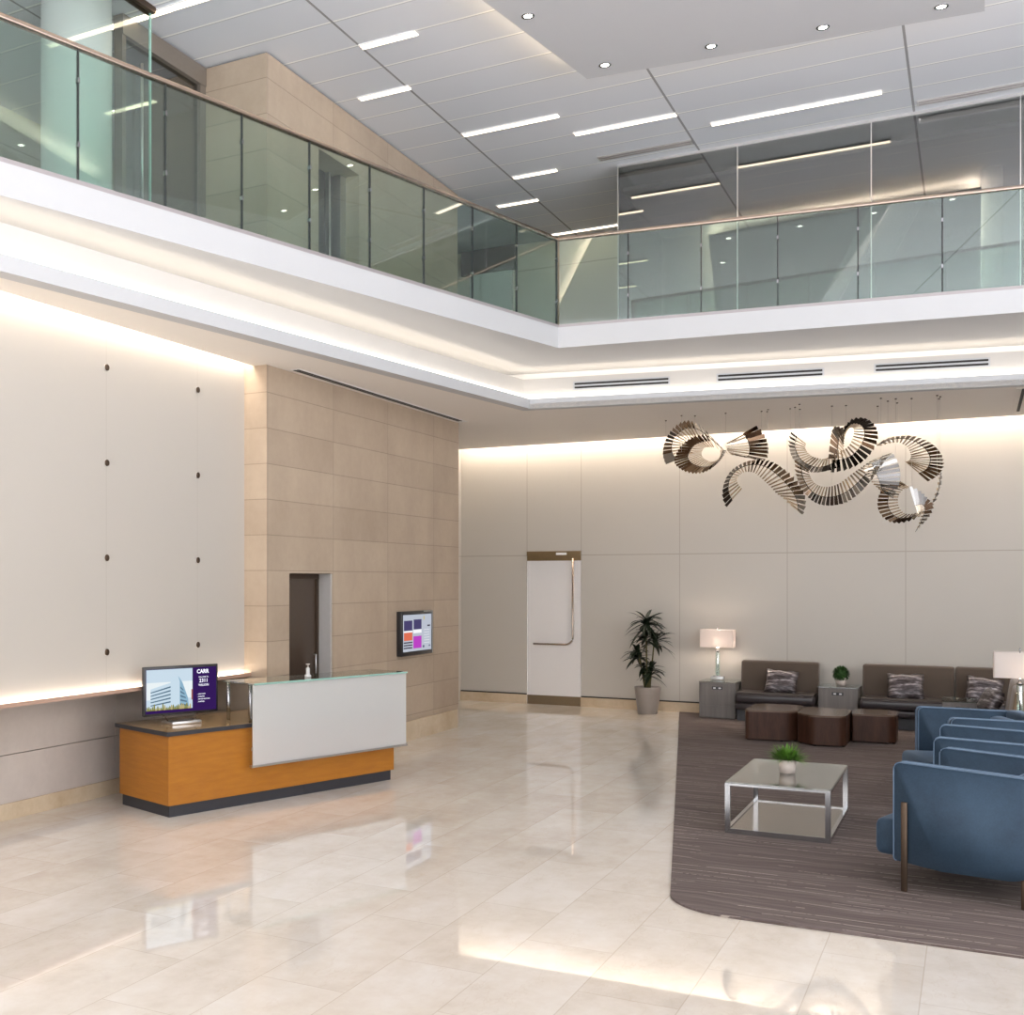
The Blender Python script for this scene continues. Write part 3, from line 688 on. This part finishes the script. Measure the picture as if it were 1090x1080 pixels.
# ------------------------------------------------------------------ glass coffee table
def ctable():
    t = thing('glass_coffee_table', 'chrome framed coffee table with glass top and bronze mirror shelf on the rug', 'coffee table', (-1.385, 10.79, .014))
    w, l, h = .40, .73, .395
    for sx in (-1, 1):
        for sy in (-1, 1): obj('leg', B1(sx*w-(.04 if sx > 0 else 0), sx*w+(0 if sx > 0 else .04), sy*l-(.025 if sy > 0 else 0), sy*l+(0 if sy > 0 else .025), .04, h), M['chrome'], t)
    b = BM()
    for sx in (-1, 1): box(b, sx*w-(.025 if sx > 0 else 0), sx*w+(0 if sx > 0 else .025), -l, l, h, h+.018)
    for sy in (-1, 1): box(b, -w+.0255, w-.0255, sy*l-(.025 if sy > 0 else 0), sy*l+(0 if sy > 0 else .025), h, h+.018)
    obj('top_frame', b, M['chrome'], t)
    b = BM()
    for sx in (-1, 1): box(b, sx*w-(.03 if sx > 0 else 0), sx*w+(0 if sx > 0 else .03), -l, l, 0, .04)
    for sy in (-1, 1): box(b, -w+.0305, w-.0305, sy*l-(.03 if sy > 0 else 0), sy*l+(0 if sy > 0 else .03), 0, .04)
    obj('bottom_frame', b, M['chrome'], t)
    obj('tabletop', B1(-w+.004, w-.004, -l+.004, l-.004, h+.019, h+.029), M['glass_top'], t)
    obj('shelf', B1(-w+.03, w-.03, -l+.03, l-.03, .018, .032), M['smoked_mirror'], t)
ctable()

def blade(b, base, az, el, L, w, droop, seg=4, mi=0):
    d = Vector((math.cos(az)*math.cos(el), math.sin(az)*math.cos(el), math.sin(el))); side = Vector((-math.sin(az), math.cos(az), 0))
    prev = None
    for k in range(seg+1):
        s = k/seg; p = Vector(base)+d*L*s+Vector((0, 0, -droop*L*s*s)); ww = w*(math.sin(PI*min(1, .15+s*.85))**.7 if s < 1 else .02)
        q = (b.verts.new(p-side*ww/2+Vector((0, 0, .15*ww))), b.verts.new(p), b.verts.new(p+side*ww/2+Vector((0, 0, .15*ww))))
        if prev:
            for i in (0, 1):
                f = b.faces.new((prev[i], prev[i+1], q[i+1], q[i])); f.material_index = mi; f.smooth = True
        prev = q
def pot(t, r0, r1, h, m):
    b = lathe(BM(), [(r0, 0), (r1, h), (r1-.012, h), (r1-.02, h-.03)], 32); obj('pot', b, m, t)
    obj('soil', lathe(BM(), [(r1-.02, h-.045), (r1-.015, h-.03)], 24), M['soil'], t)
t = thing('potted_grass', 'small bright green grass plant in a white pot on the glass coffee table', 'plant', (-1.40, 10.80, .4385))
pot(t, .062, .072, .115, M['pot_white'])
b = BM()
for k in range(480):
    a = random.uniform(0, 2*PI); blade(b, (math.cos(a)*.055*random.random(), math.sin(a)*.055*random.random(), .10), a+random.uniform(-.5, .5), random.uniform(.35, 1.5), random.uniform(.12, .21), .010, random.uniform(.1, .5))
obj('foliage', b, M['leaf_bright'], t)
# topiary ball on the side table
t = thing('potted_topiary', 'small clipped green ball plant in a white pot on the middle grey side table', 'plant', (-1.685, 18.62, .5725))
pot(t, .062, .075, .115, M['pot_white'])
b = BM()
for k in range(520):
    v = Vector((random.gauss(0, 1), random.gauss(0, 1), random.gauss(0, 1))).normalized(); p = v*.085+Vector((0, 0, .17))
    blade(b, p, math.atan2(v.y, v.x)+random.uniform(-.6, .6), math.asin(v.z)+random.uniform(-.5, .5), .045, .02, .1, 2)
bmesh.ops.create_icosphere(b, subdivisions=2, radius=.095, matrix=Matrix.Translation((0, 0, .17)))
obj('foliage', b, M['moss'], t)
# tall dracaena
t = thing('potted_dracaena', 'tall dark leaved dracaena in a taupe planter against the back wall', 'plant', (-4.47, 18.62, 0))
b = lathe(BM(), [(.14, 0), (.15, .01), (.205, .41), (.205, .425), (.192, .425), (.18, .38)], 40); obj('pot', b, M['pot_taupe'], t)
obj('soil', lathe(BM(), [(.18, .36), (.185, .385)], 24), M['soil'], t)
cr = [((-.03, 0, 1.42), .42, 44), ((.11, .02, 1.16), .36, 40), ((-.02, -.02, 1.22), .30, 26), ((-.16, .02, .93), .31, 38), ((.05, -.03, .66), .28, 34), ((-.07, .02, .68), .22, 18)]
for (cx, cy, cz), L, n in cr:
    obj('stem', tube(BM(), [(cx*.25, cy*.5, .38), (cx*.5, cy, .38+(cz-.38)*.4), (cx*.9, cy, cz)], [.016, .013, .011], 7), M['stem'], t)
    b = BM()
    for k in range(n):
        el = random.uniform(-.35, 1.15); blade(b, (cx, cy, cz+random.uniform(-.08, .08)), random.uniform(0, 2*PI), el, L*random.uniform(.7, 1.0)*(.8 if el > .8 else 1), .062*random.uniform(.8, 1.1), random.uniform(.15, .6), 5)
    for v in b.verts:
        if v.co.y > .3: v.co.y = .3+(v.co.y-.3)*.3
    obj('leaf_crown', b, M['leaf_dark'], t)

# ------------------------------------------------------------------ walnut table trio
RZ = .014
def drum(pts, rads, label, z1):
    p = roundpoly(pts, rads, 7); cx = sum(q[0] for q in p)/len(p); cy = sum(q[1] for q in p)/len(p)
    t = thing('wooden_coffee_table', label, 'coffee table', (cx, cy, RZ), 0, 'interlocking walnut coffee tables')
    q = [(x-cx, y-cy) for x, y in p]; qi = [(x*.96, y*.96) for x, y in q]
    bm = BM(); quadbox(bm, q, .02, z1-.022)
    for f in bm.faces: f.smooth = False
    obj('body', bm, M['walnut'], t)
    bm = BM(); quadbox(bm, [(x*1.006, y*1.006) for x, y in q], z1-.021, z1); obj('top', bm, M['walnut_top'], t)
    bm = BM()
    for k in (0, len(q)//4, len(q)//2, 3*len(q)//4): tube(bm, [(qi[k][0]*.93, qi[k][1]*.93, 0), (qi[k][0]*.93, qi[k][1]*.93, .02)], .02, 8)
    obj('glide', bm, M['dark'], t)
drum([(-2.60, 16.02), (-2.08, 16.12), (-1.98, 16.25), (-1.98, 17.0), (-2.60, 17.0)], [.06, .18, .0, .2, .2], 'left drum of the dark walnut coffee table trio on the rug', .40)
drum([(-1.97, 16.12), (-1.77, 15.88), (-1.44, 15.92), (-1.39, 16.02), (-1.39, 16.9), (-1.97, 16.9)], [.05, .12, .10, .03, .1, .1], 'middle drum of the dark walnut table trio, nearest to the camera', .39)
drum([(-1.375, 16.52), (-.93, 16.55), (-.86, 16.62), (-.86, 17.25), (-1.375, 17.25)], [.03, .12, .1, .2, .1], 'right drum of the dark walnut coffee table trio', .37)

# ------------------------------------------------------------------ grey side tables
def sidetable(w, d, label, loc, rz=0):
    t = thing('side_table', label, 'side table', loc, rz, 'grey oak side tables')
    h = .54
    obj('carcass', B1(-w/2, w/2, 0, d, .0, h, bev=.004), M['greywood'], t)
    obj('front_panel', B1(-w/2+.012, w/2-.012, -.012, -.001, .20, h-.01), M['greywood'], t)
    obj('lower_drawer', B1(-w/2+.012, w/2-.012, -.012, -.001, .012, .19), M['greywood'], t)
    obj('glass_top', B1(-w/2-.004, w/2+.004, -.016, d, h+.001, h+.012), M['glass_top'], t)
    obj('power_outlet', B1(-.075, .075, -.018, -.0125, h-.105, h-.06), M['outlet'], t)
    bb = BM(); box(bb, -.055, -.02, -.0195, -.0182, h-.093, h-.073); box(bb, .02, .055, -.0195, -.0182, h-.093, h-.073)
    obj('socket', bb, M['steel'], t)
    return t
sidetable(.53, .62, 'grey oak side table at the left end under the lit lamp', (-3.375, 18.40, RZ))
sidetable(.52, .62, 'grey oak side table with small ball plant between the two brown sofas', (-1.70, 18.32, RZ))
sidetable(.45, .55, 'grey side table with glass top in front of the sofa corner at right', (-.13, 16.97, RZ))
sidetable(.52, .55, 'grey side table under the right lamp, behind the blue chairs', (.42, 14.16, RZ))

def lamp(label, loc, rz, power):
    t = thing('table_lamp', label, 'lamp', loc, rz, 'chrome and linen table lamps')
    obj('base', B1(-.095, .095, -.07, .07, 0, .045, bev=.006), M['clear_base'], t)
    obj('base_plate', B1(-.06, .06, -.045, .045, .045, .06), M['chrome'], t)
    obj('column', lathe(BM(), [(.02, .06), (.032, .09), (.032, .41), (.02, .43)], 20), glass_mat('lamp glass', (.75, .90, .85), .35), t)
    obj('pole', tube(BM(), [(0, 0, .06), (0, 0, .47)], .008), M['chrome'], t)
    obj('socket_cap', lathe(BM(), [(.034, .43), (.034, .445), (.012, .46), (.012, .49)], 20), M['chrome'], t)
    b = BM(); W_, D_, z0, z1 = .245, .13, .50, .77
    o = roundpoly([(-W_, -D_), (W_, -D_), (W_, D_), (-W_, D_)], .02, 4); i_ = [(x*.99, y*.985) for x, y in o]
    lo = [b.verts.new((x, y, z0)) for x, y in o]; hi = [b.verts.new((x, y, z1)) for x, y in o]
    n = len(o)
    for k in range(n): b.faces.new((lo[k], lo[(k+1) % n], hi[(k+1) % n], hi[k]))
    sh = obj('lamp_shade', b, M['shade'], t); md = sh.modifiers.new('th', 'SOLIDIFY'); md.thickness = .004
    b = BM()
    for z in (z0, z1): tube(b, [(-W_, 0, z-.0), (W_, 0, z)], .003, 6)
    obj('shade_frame', b, M['steel'], t)
    obj('finial', lathe(BM(), [(.004, .75), (.008, .785), (.01, .8), (.003, .815)], 12), M['chrome'], t)
    obj('bulb', lathe(BM(), [(.012, .49), (.012, .53), (.035, .58), (.032, .63), (.01, .655)], 16), emis('lamp bulb', (1, .84, .72), power), t)
lamp('table lamp with glowing pale linen shade on the left grey side table', (-3.44, 18.78, .5725), 0, 75)
lamp('chrome table lamp with white rectangular shade cut by the right photo edge', (.42, 14.45, .5725), 0, 12)

# ------------------------------------------------------------------ sofas
def cushion(b, x0_, x1_, y0_, y1_, z0, z1, r=.05, mi=0): box(b, x0_, x1_, y0_, y1_, z0, z1, mi, bev=r, seg=4)
def sofa(w, nb, label, loc, rz=0, mat='sofa', rev=None):
    t = thing('sofa', label, 'sofa', loc, rz, 'brown lounge sofas')
    obj('plinth', B1(0.02, w-.02, .10, .72, 0, .17), M['plinth'], t)
    obj('seat_frame', B1(0, w, .02, .74, .17, .27, bev=.02), M['leather'], t)
    for k in range(nb):
        a, c = w*k/nb, w*(k+1)/nb
        b = BM(); cushion(b, a+.004, c-.004, -.02, .6, .272, .42, .05)
        obj('seat_cushion', b, M['leather'], t)
        b = BM(); cushion(b, a+.02, c-.02, .0, .56, .405, .432, .012); obj('seat_cover', b, M['leather_top'], t)
        b = BM(); cushion(b, a+.004, c-.004, .52, .72, .40, .875, .035)
        for v in b.verts:
            v.co.y += (v.co.z-.4)*.14-.03
            u = (v.co.x-a)/(c-a); v.co.z += .012*math.sin(PI*u)
        obj('back_cushion', b, M[mat], t)
    return t
sofa(1.10, 1, 'short brown sofa with dark leather seat between the two grey side tables', (-3.085, 18.15, RZ))
sofa(2.35, 2, 'long brown sofa along the back wall at right with two striped pillows', (-1.41, 18.15, RZ))
s3 = sofa(2.1, 2, 'tan brown sofa section along the right side, mostly behind blue chairs', (-.17, 16.93, RZ), -PI/2, 'sofa_tan')
def pillow(label, loc, rot, s=.46):
    b = BM(); n = 14; g = {}
    for sgn in (1, -1):
        for i in range(n+1):
            for j in range(n+1):
                u, v = i/n*2-1, j/n*2-1
                pin = 1-.07*(1-abs(u*v))*max(abs(u), abs(v))**3*1.0
                th = .085*((1-u**4)*(1-v**4))**.55
                if sgn == -1 and (abs(u) == 1 or abs(v) == 1): g[sgn, i, j] = g[1, i, j]; continue
                g[sgn, i, j] = b.verts.new((u*s/2*pin, sgn*th, v*s/2*.82*pin+.006*math.sin(9*u+3*v)))
        for i in range(n):
            for j in range(n): 
                f = b.faces.new((g[sgn, i, j], g[sgn, i+1, j], g[sgn, i+1, j+1], g[sgn, i, j+1])); f.smooth = True
    o = obj('throw_pillow', b, M['pillow']); o.location = loc; o.rotation_euler = rot
    return tag(o, label, 'pillow', 'striped silver throw pillows')
def pl(x, y, Y): return at(x, y, Y)
TILT = -.42
p = pl(832, 726.5, 18.48); pillow('silver brown striped pillow on the short sofa by the lit lamp', (p.x, 18.46, .60), (TILT, .06, 0), .45)
p = pl(964, 731, 18.48); pillow('silver brown striped pillow in the middle of the long sofa', (p.x, 18.46, .605), (TILT, -.03, 0), .47)
p = pl(1046, 731, 18.45); pillow('silver brown striped pillow near the sofa corner at right', (p.x+.02, 18.44, .60), (TILT, .12, .1), .45)
p = pl(1049, 750, 16.6); pillow('small dark striped pillow leaning on the tan side sofa', (.17, 16.60, .60), (TILT, .05, -PI/2+.35), .42)

# ------------------------------------------------------------------ blue armchairs
def armchair(label, loc, rz, leftlow=.18):
    t = thing('armchair', label, 'armchair', loc, rz, 'blue velvet armchairs')
    # local: x to the back, y from near arm (-) to far arm (+), front faces -x
    W_ = .47; D_ = .86
    def prof(z0, z1, r): return roundpoly([(0, z0+.01), (.30, z0-.02), (D_-.15, z0-.01), (D_+.04, z0+.06), (D_+.06, z1-.03), (0, z1)], [.02, .2, .2, .08, .06, .045], 5)
    for s in (-1, 1):
        b = BM(); vslab(b, prof(.19, .862, 0), s*W_-.045, s*W_+.045); bevel_all(b, .012, 3, .7)
        a = obj('arm', b, M['velvet'], t)
        pf = [p for p in prof(.19, .862, 0)]
        b = BM()
        top = [p for p in pf if p[1] > .5 or p[0] < .02]
        top.sort(key=lambda p: (round(p[0], 3) > .05, p[0] if p[0] > .05 else p[1]))
        for yy in (s*W_-.045, s*W_+.045):
            tube(b, [(p[0]-.001, yy, p[1]+.001) for p in top], .0045, 6)
        obj('arm_edge_sheen', b, M['edge_sheen'], a)  # pale tubes draw the sheen highlight along the arm edges
        obj('leg', B1(.050, .090, s*(W_+.045) if s > 0 else s*(W_+.045)-.022, s*(W_+.045)+.022 if s > 0 else s*(W_+.045), 0, .60, bev=.006), M['bronze'], t)
        obj('leg', B1(D_-.12, D_-.09, s*(W_-.02)-.015, s*(W_-.02)+.015, 0, .20, bev=.004), M['bronze'], t)
    b = BM(); cushion(b, D_-.10, D_+.05, -W_+.046, W_-.046, .20, .855, .035); obj('backrest', b, M['velvet'], t)
    b = BM(); cushion(b, D_-.26, D_-.10, -W_+.05, W_-.05, .42, .80, .06); obj('back_cushion', b, M['velvet'], t)
    b = BM(); cushion(b, -.16, D_-.11, -W_+.048, W_-.048, .20, .45, .05); obj('seat', b, M['velvet'], t)
    return t
def place_chair(p1, p2, label):     # front top corners of near and far arms
    p1 = Vector(p1); p2 = Vector(p2); m = (p1+p2)/2; d = p2-p1
    armchair(label, (m.x, m.y, RZ), math.atan2(d.y, d.x)-PI/2)
place_chair((-.455, 8.85), (-.21, 9.73), 'nearest blue velvet armchair with bronze leg at the right edge')
place_chair((-.27, 10.38), (-.25, 11.26), 'middle blue velvet armchair of the row of three')
place_chair((-.19, 11.87), (-.48, 12.76), 'farthest blue velvet armchair of the row, its far arm facing the camera')

# ------------------------------------------------------------------ mirrored ribbon sculpture
YS = 16.45
def cr_(pts, t):
    n = len(pts)-1; s = min(t*n, n-1e-6); i = int(s); f = s-i
    P0, P1, P2, P3 = pts[max(i-1, 0)], pts[i], pts[i+1], pts[min(i+2, n)]
    return 0.5*((2*P1)+(P2-P0)*f+(2*P0-5*P1+4*P2-P3)*f*f+(3*P1-P0-3*P2+P3)*f**3)
def ribbon(label, outer, inner, n, mats, depth=(.0, .25, 0), wires=(), split=.62, yb=0):
    n = int(n*.66)
    po = [at(x, y, YS+yb) for x, y in outer]; pi_ = [at(x, y, YS+yb) for x, y in inner]
    m = len(po)
    for i in range(m):
        u = i/(m-1); po[i].y += depth[0]+depth[1]*math.sin(u*PI*1.5); pi_[i].y += depth[2]-depth[1]*math.sin(u*PI*1.5)*.7
    cen = sum((p for p in po), Vector())/m
    t = thing('ribbon_sculpture', label, 'hanging sculpture', (cen.x, cen.y, ZS), 0, 'mirrored ribbons hanging over the lounge')
    off = Vector((cen.x, cen.y, ZS))
    bo_, bs = BM(), BM(); mlist = [M[k] for k in mats]
    for k in range(n):
        u = (k+.5)/n; a = cr_(po, u)-off; c = cr_(pi_, u)-off
        tg = (cr_(po, min(u+.01, 1))-cr_(po, max(u-.01, 0)))
        wd = (cr_(po, min((k+1)/n, 1))-cr_(po, k/n)).length*.74
        wi = (cr_(pi_, min((k+1)/n, 1))-cr_(pi_, k/n)).length
        tg.normalize(); d = (a-c)
        if d.length < .005: continue
        tw = d.normalized(); nn = tg.cross(tw)
        if nn.length < 1e-3: nn = Vector((0, 1, 0))
        nn.normalize(); side = tw.cross(nn).normalized()*1.0
        ca, sa = math.cos(.22*math.sin(k*.9)+.15), math.sin(.22*math.sin(k*.9)+.15)
        side = side*ca+nn*sa
        mid = c+d*split
        def slat(b, p, q, w0, w1, th, mi):
            n2 = side.cross(tw).normalized()*th
            vs = [b.verts.new(v) for v in (p-side*w0/2-n2, p+side*w0/2-n2, q+side*w1/2-n2, q-side*w1/2-n2, p-side*w0/2+n2, p+side*w0/2+n2, q+side*w1/2+n2, q-side*w1/2+n2)]
            for ix in ((0, 1, 2, 3), (7, 6, 5, 4), (0, 4, 5, 1), (1, 5, 6, 2), (2, 6, 7, 3), (3, 7, 4, 0)): b.faces.new([vs[i] for i in ix]).material_index = mi
        mi = int(u*len(mlist)*.999)
        slat(bo_, mid, a, wd*.82, wd, .0015, mi)
        slat(bs, c, mid+tw*.01, max(.007, wi*.5), min(wd*.5, .022), .0012, 0)
    obj('outer_blades', bo_, mlist, t)
    obj('inner_spokes', bs, M['spoke'], t)
    # narrow band joining the blades
    b = BM(); tube(b, [cr_(po, k/40)*(split)+cr_(pi_, k/40)*(1-split)-off for k in range(41)], .004, 5); obj('rib', b, M['mirror_b'], t)
    for w in wires:
        q = cr_(po, w)-off
        if q.z < -.02: obj('wire', tube(BM(), [q, (q.x, q.y, 0)], .0012, 4), M['wire'], t); obj('ceiling_mount', lathe(BM(), [(.012, -.012), (.012, 0)], 10, c=(q.x, q.y)), M['bronze'], t)
    return t
ribbon('far left mirrored fan ribbon curling over into the twist', [(709, 494), (703, 482), (704, 467), (712, 455), (726, 448), (742, 451), (757, 463), (774, 481)],
       [(738, 482), (733, 479), (731, 474), (734, 469), (740, 466), (748, 468), (759, 475), (774, 482)], 34, ['mirror_c', 'mirror_d', 'mirror_b', 'mirror_a', 'mirror_a', 'mirror_b', 'mirror_d'], wires=(.3, .7), yb=.15)
ribbon('lower ring ribbon of the far left loop, thin spokes inside', [(752, 462), (739, 464), (727, 470), (719, 480), (716, 491), (724, 499), (737, 503), (750, 502), (762, 496), (770, 488), (775, 480)],
       [(760, 476), (755, 476), (751, 477), (749, 480), (748, 483), (749, 487), (753, 490), (759, 491), (764, 488), (766, 483), (765, 478)], 50, ['mirror_d', 'mirror_d', 'mirror_a', 'mirror_c'], wires=(.5,), split=.5, yb=-.1, depth=(0, .12, 0))
ribbon('short fan ribbon opening to the right of the left twist', [(805, 453), (811, 461), (814, 470), (815, 479), (813, 488), (806, 489), (796, 488), (785, 486)],
       [(774, 472), (775, 474), (776, 477), (776, 479), (776, 481), (776, 482), (776, 482), (774, 482)], 24, ['mirror_d', 'mirror_d', 'mirror_d', 'mirror_b'], wires=(.1, .5), split=.55)
ribbon('arched ribbon in the lower left middle, black to tan blades', [(773, 540), (768, 528), (768, 514), (773, 502), (782, 494), (794, 489), (808, 488), (821, 491), (834, 499), (846, 510), (856, 522), (860, 536), (857, 549)],
       [(790, 520), (787, 516), (786, 511), (789, 507), (793, 504), (799, 503), (805, 504), (810, 508), (815, 513), (820, 518), (825, 524), (832, 529), (841, 537)], 46, ['mirror_b', 'mirror_b', 'mirror_b', 'mirror_a', 'mirror_d', 'mirror_a', 'mirror_a', 'mirror_c'], wires=(.2, .55, .8), yb=-.15)
ribbon('upper U shaped ribbon right of the middle', [(842, 459), (838, 470), (839, 481), (845, 491), (855, 499), (868, 503), (883, 502), (897, 498)],
       [(858, 472), (858, 477), (861, 482), (865, 486), (870, 488), (876, 488), (881, 485), (884, 480)], 30, ['mirror_b', 'mirror_c', 'mirror_c', 'mirror_c', 'mirror_b'], wires=(.05, .5))
ribbon('dense black mirrored loop at the top of the sculpture', [(884, 503), (900, 499), (915, 491), (927, 478), (933, 463), (930, 451), (920, 444), (908, 446), (898, 455), (889, 456), (886, 470), (884, 490)],
       [(888, 478), (896, 480), (903, 477), (908, 470), (910, 463), (909, 457), (905, 456), (901, 459), (898, 466), (897, 472), (897, 480), (896, 486)], 44, ['mirror_b', 'mirror_b', 'mirror_d', 'mirror_b', 'mirror_b', 'mirror_c', 'mirror_d'], wires=(.4, .7), yb=.15, split=.45)
ribbon('lower U shaped grey ribbon sweeping up to the right', [(846, 489), (846, 503), (850, 516), (858, 528), (869, 535), (884, 537), (900, 534), (915, 525), (928, 512), (939, 498), (951, 483)],
       [(861, 500), (863, 507), (867, 513), (872, 517), (879, 519), (887, 518), (895, 514), (903, 507), (911, 500), (919, 494), (928, 488)], 48, ['mirror_a', 'mirror_a', 'mirror_b', 'mirror_c', 'mirror_c', 'mirror_c', 'mirror_c'], wires=(.05, .5, .9), split=.55, yb=-.1)
ribbon('silver sheet-like ribbon falling at the right middle', [(951, 483), (956, 493), (958, 504), (957, 515), (953, 525), (951, 531)],
       [(918, 497), (921, 503), (924, 508), (928, 513), (933, 518), (938, 522)], 18, ['mirror_c'], wires=(.1,), split=.3, yb=-.2, depth=(0, .06, 0))
ribbon('arched ribbon at the upper right with dark brown blades', [(932, 474), (943, 466), (957, 462), (972, 462), (985, 467), (996, 475), (1003, 486), (1004, 497), (999, 507), (988, 514)],
       [(938, 474), (948, 472), (957, 472), (964, 475), (968, 479), (970, 484), (969, 488), (966, 490), (964, 490), (962, 489)], 34, ['spoke', 'mirror_a', 'mirror_d', 'mirror_d', 'mirror_d'], wires=(.2, .6, .9))
ribbon('round ribbon at the lower right above the pointed tail', [(959, 513), (947, 515), (938, 522), (934, 532), (935, 543), (942, 552), (953, 556), (966, 554), (979, 548), (992, 538), (1000, 524), (1003, 508), (1001, 500)],
       [(970, 519), (963, 520), (958, 525), (956, 532), (957, 539), (961, 545), (967, 547), (975, 546), (984, 541), (991, 535), (996, 523), (999, 509), (1000, 500)], 46, ['mirror_a', 'mirror_d', 'mirror_a', 'mirror_a', 'mirror_c', 'mirror_c'], wires=(.1, .85), split=.5, yb=-.05, depth=(0, .06, 0))
ribbon('pointed tail ribbon hanging lowest at the right end', [(968, 517), (978, 522), (986, 529), (993, 537), (990, 548), (983, 557), (975, 566)],
       [(977, 547), (980, 543), (981, 541), (981, 543), (980, 549), (978, 557), (974, 566)], 22, ['mirror_c', 'mirror_d', 'mirror_c'], wires=(.05,), split=.3, yb=-.12, depth=(0, .04, 0))

# ------------------------------------------------------------------ light
w = bpy.data.worlds.new('world'); scene.world = w; w.use_nodes = True
wt_ = w.node_tree; bg = wt_.nodes['Background']; bg.inputs[1].default_value = 2.35
tc = wt_.nodes.new('ShaderNodeTexCoord'); sp = wt_.nodes.new('ShaderNodeSeparateXYZ'); mr_ = wt_.nodes.new('ShaderNodeMapRange'); rp_ = wt_.nodes.new('ShaderNodeValToRGB')
wt_.links.new(tc.outputs['Generated'], sp.inputs[0]); wt_.links.new(sp.outputs[2], mr_.inputs[0]); mr_.inputs[1].default_value = -1
wt_.links.new(mr_.outputs[0], rp_.inputs[0]); wt_.links.new(rp_.outputs[0], bg.inputs[0])
for e_, (p_, c_) in zip([rp_.color_ramp.elements[0], rp_.color_ramp.elements[1], rp_.color_ramp.elements.new(.5)], [(.40, (1.9, 1.9, 2.0, 1)), (.60, (.55, .64, .76, 1)), (.5, (1.0, 1.03, 1.08, 1))]): e_.color = c_
rp_.color_ramp.elements[0].position = .42; rp_.color_ramp.elements[2].position = .62
def area(name, loc, rot, sx, sy, power, col):
    ld = bpy.data.lights.new(name, 'AREA'); ld.shape = 'RECTANGLE'; ld.size = sx; ld.size_y = sy; ld.energy = power; ld.color = col
    o = bpy.data.objects.new(name, ld); COL.objects.link(o); o.location = loc; o.rotation_euler = rot; return o
scene.view_settings.view_transform = 'Standard'; scene.view_settings.look = 'None'
scene.view_settings.exposure = 0.56; scene.view_settings.gamma = 1.0; scene.view_settings.use_curve_mapping = False
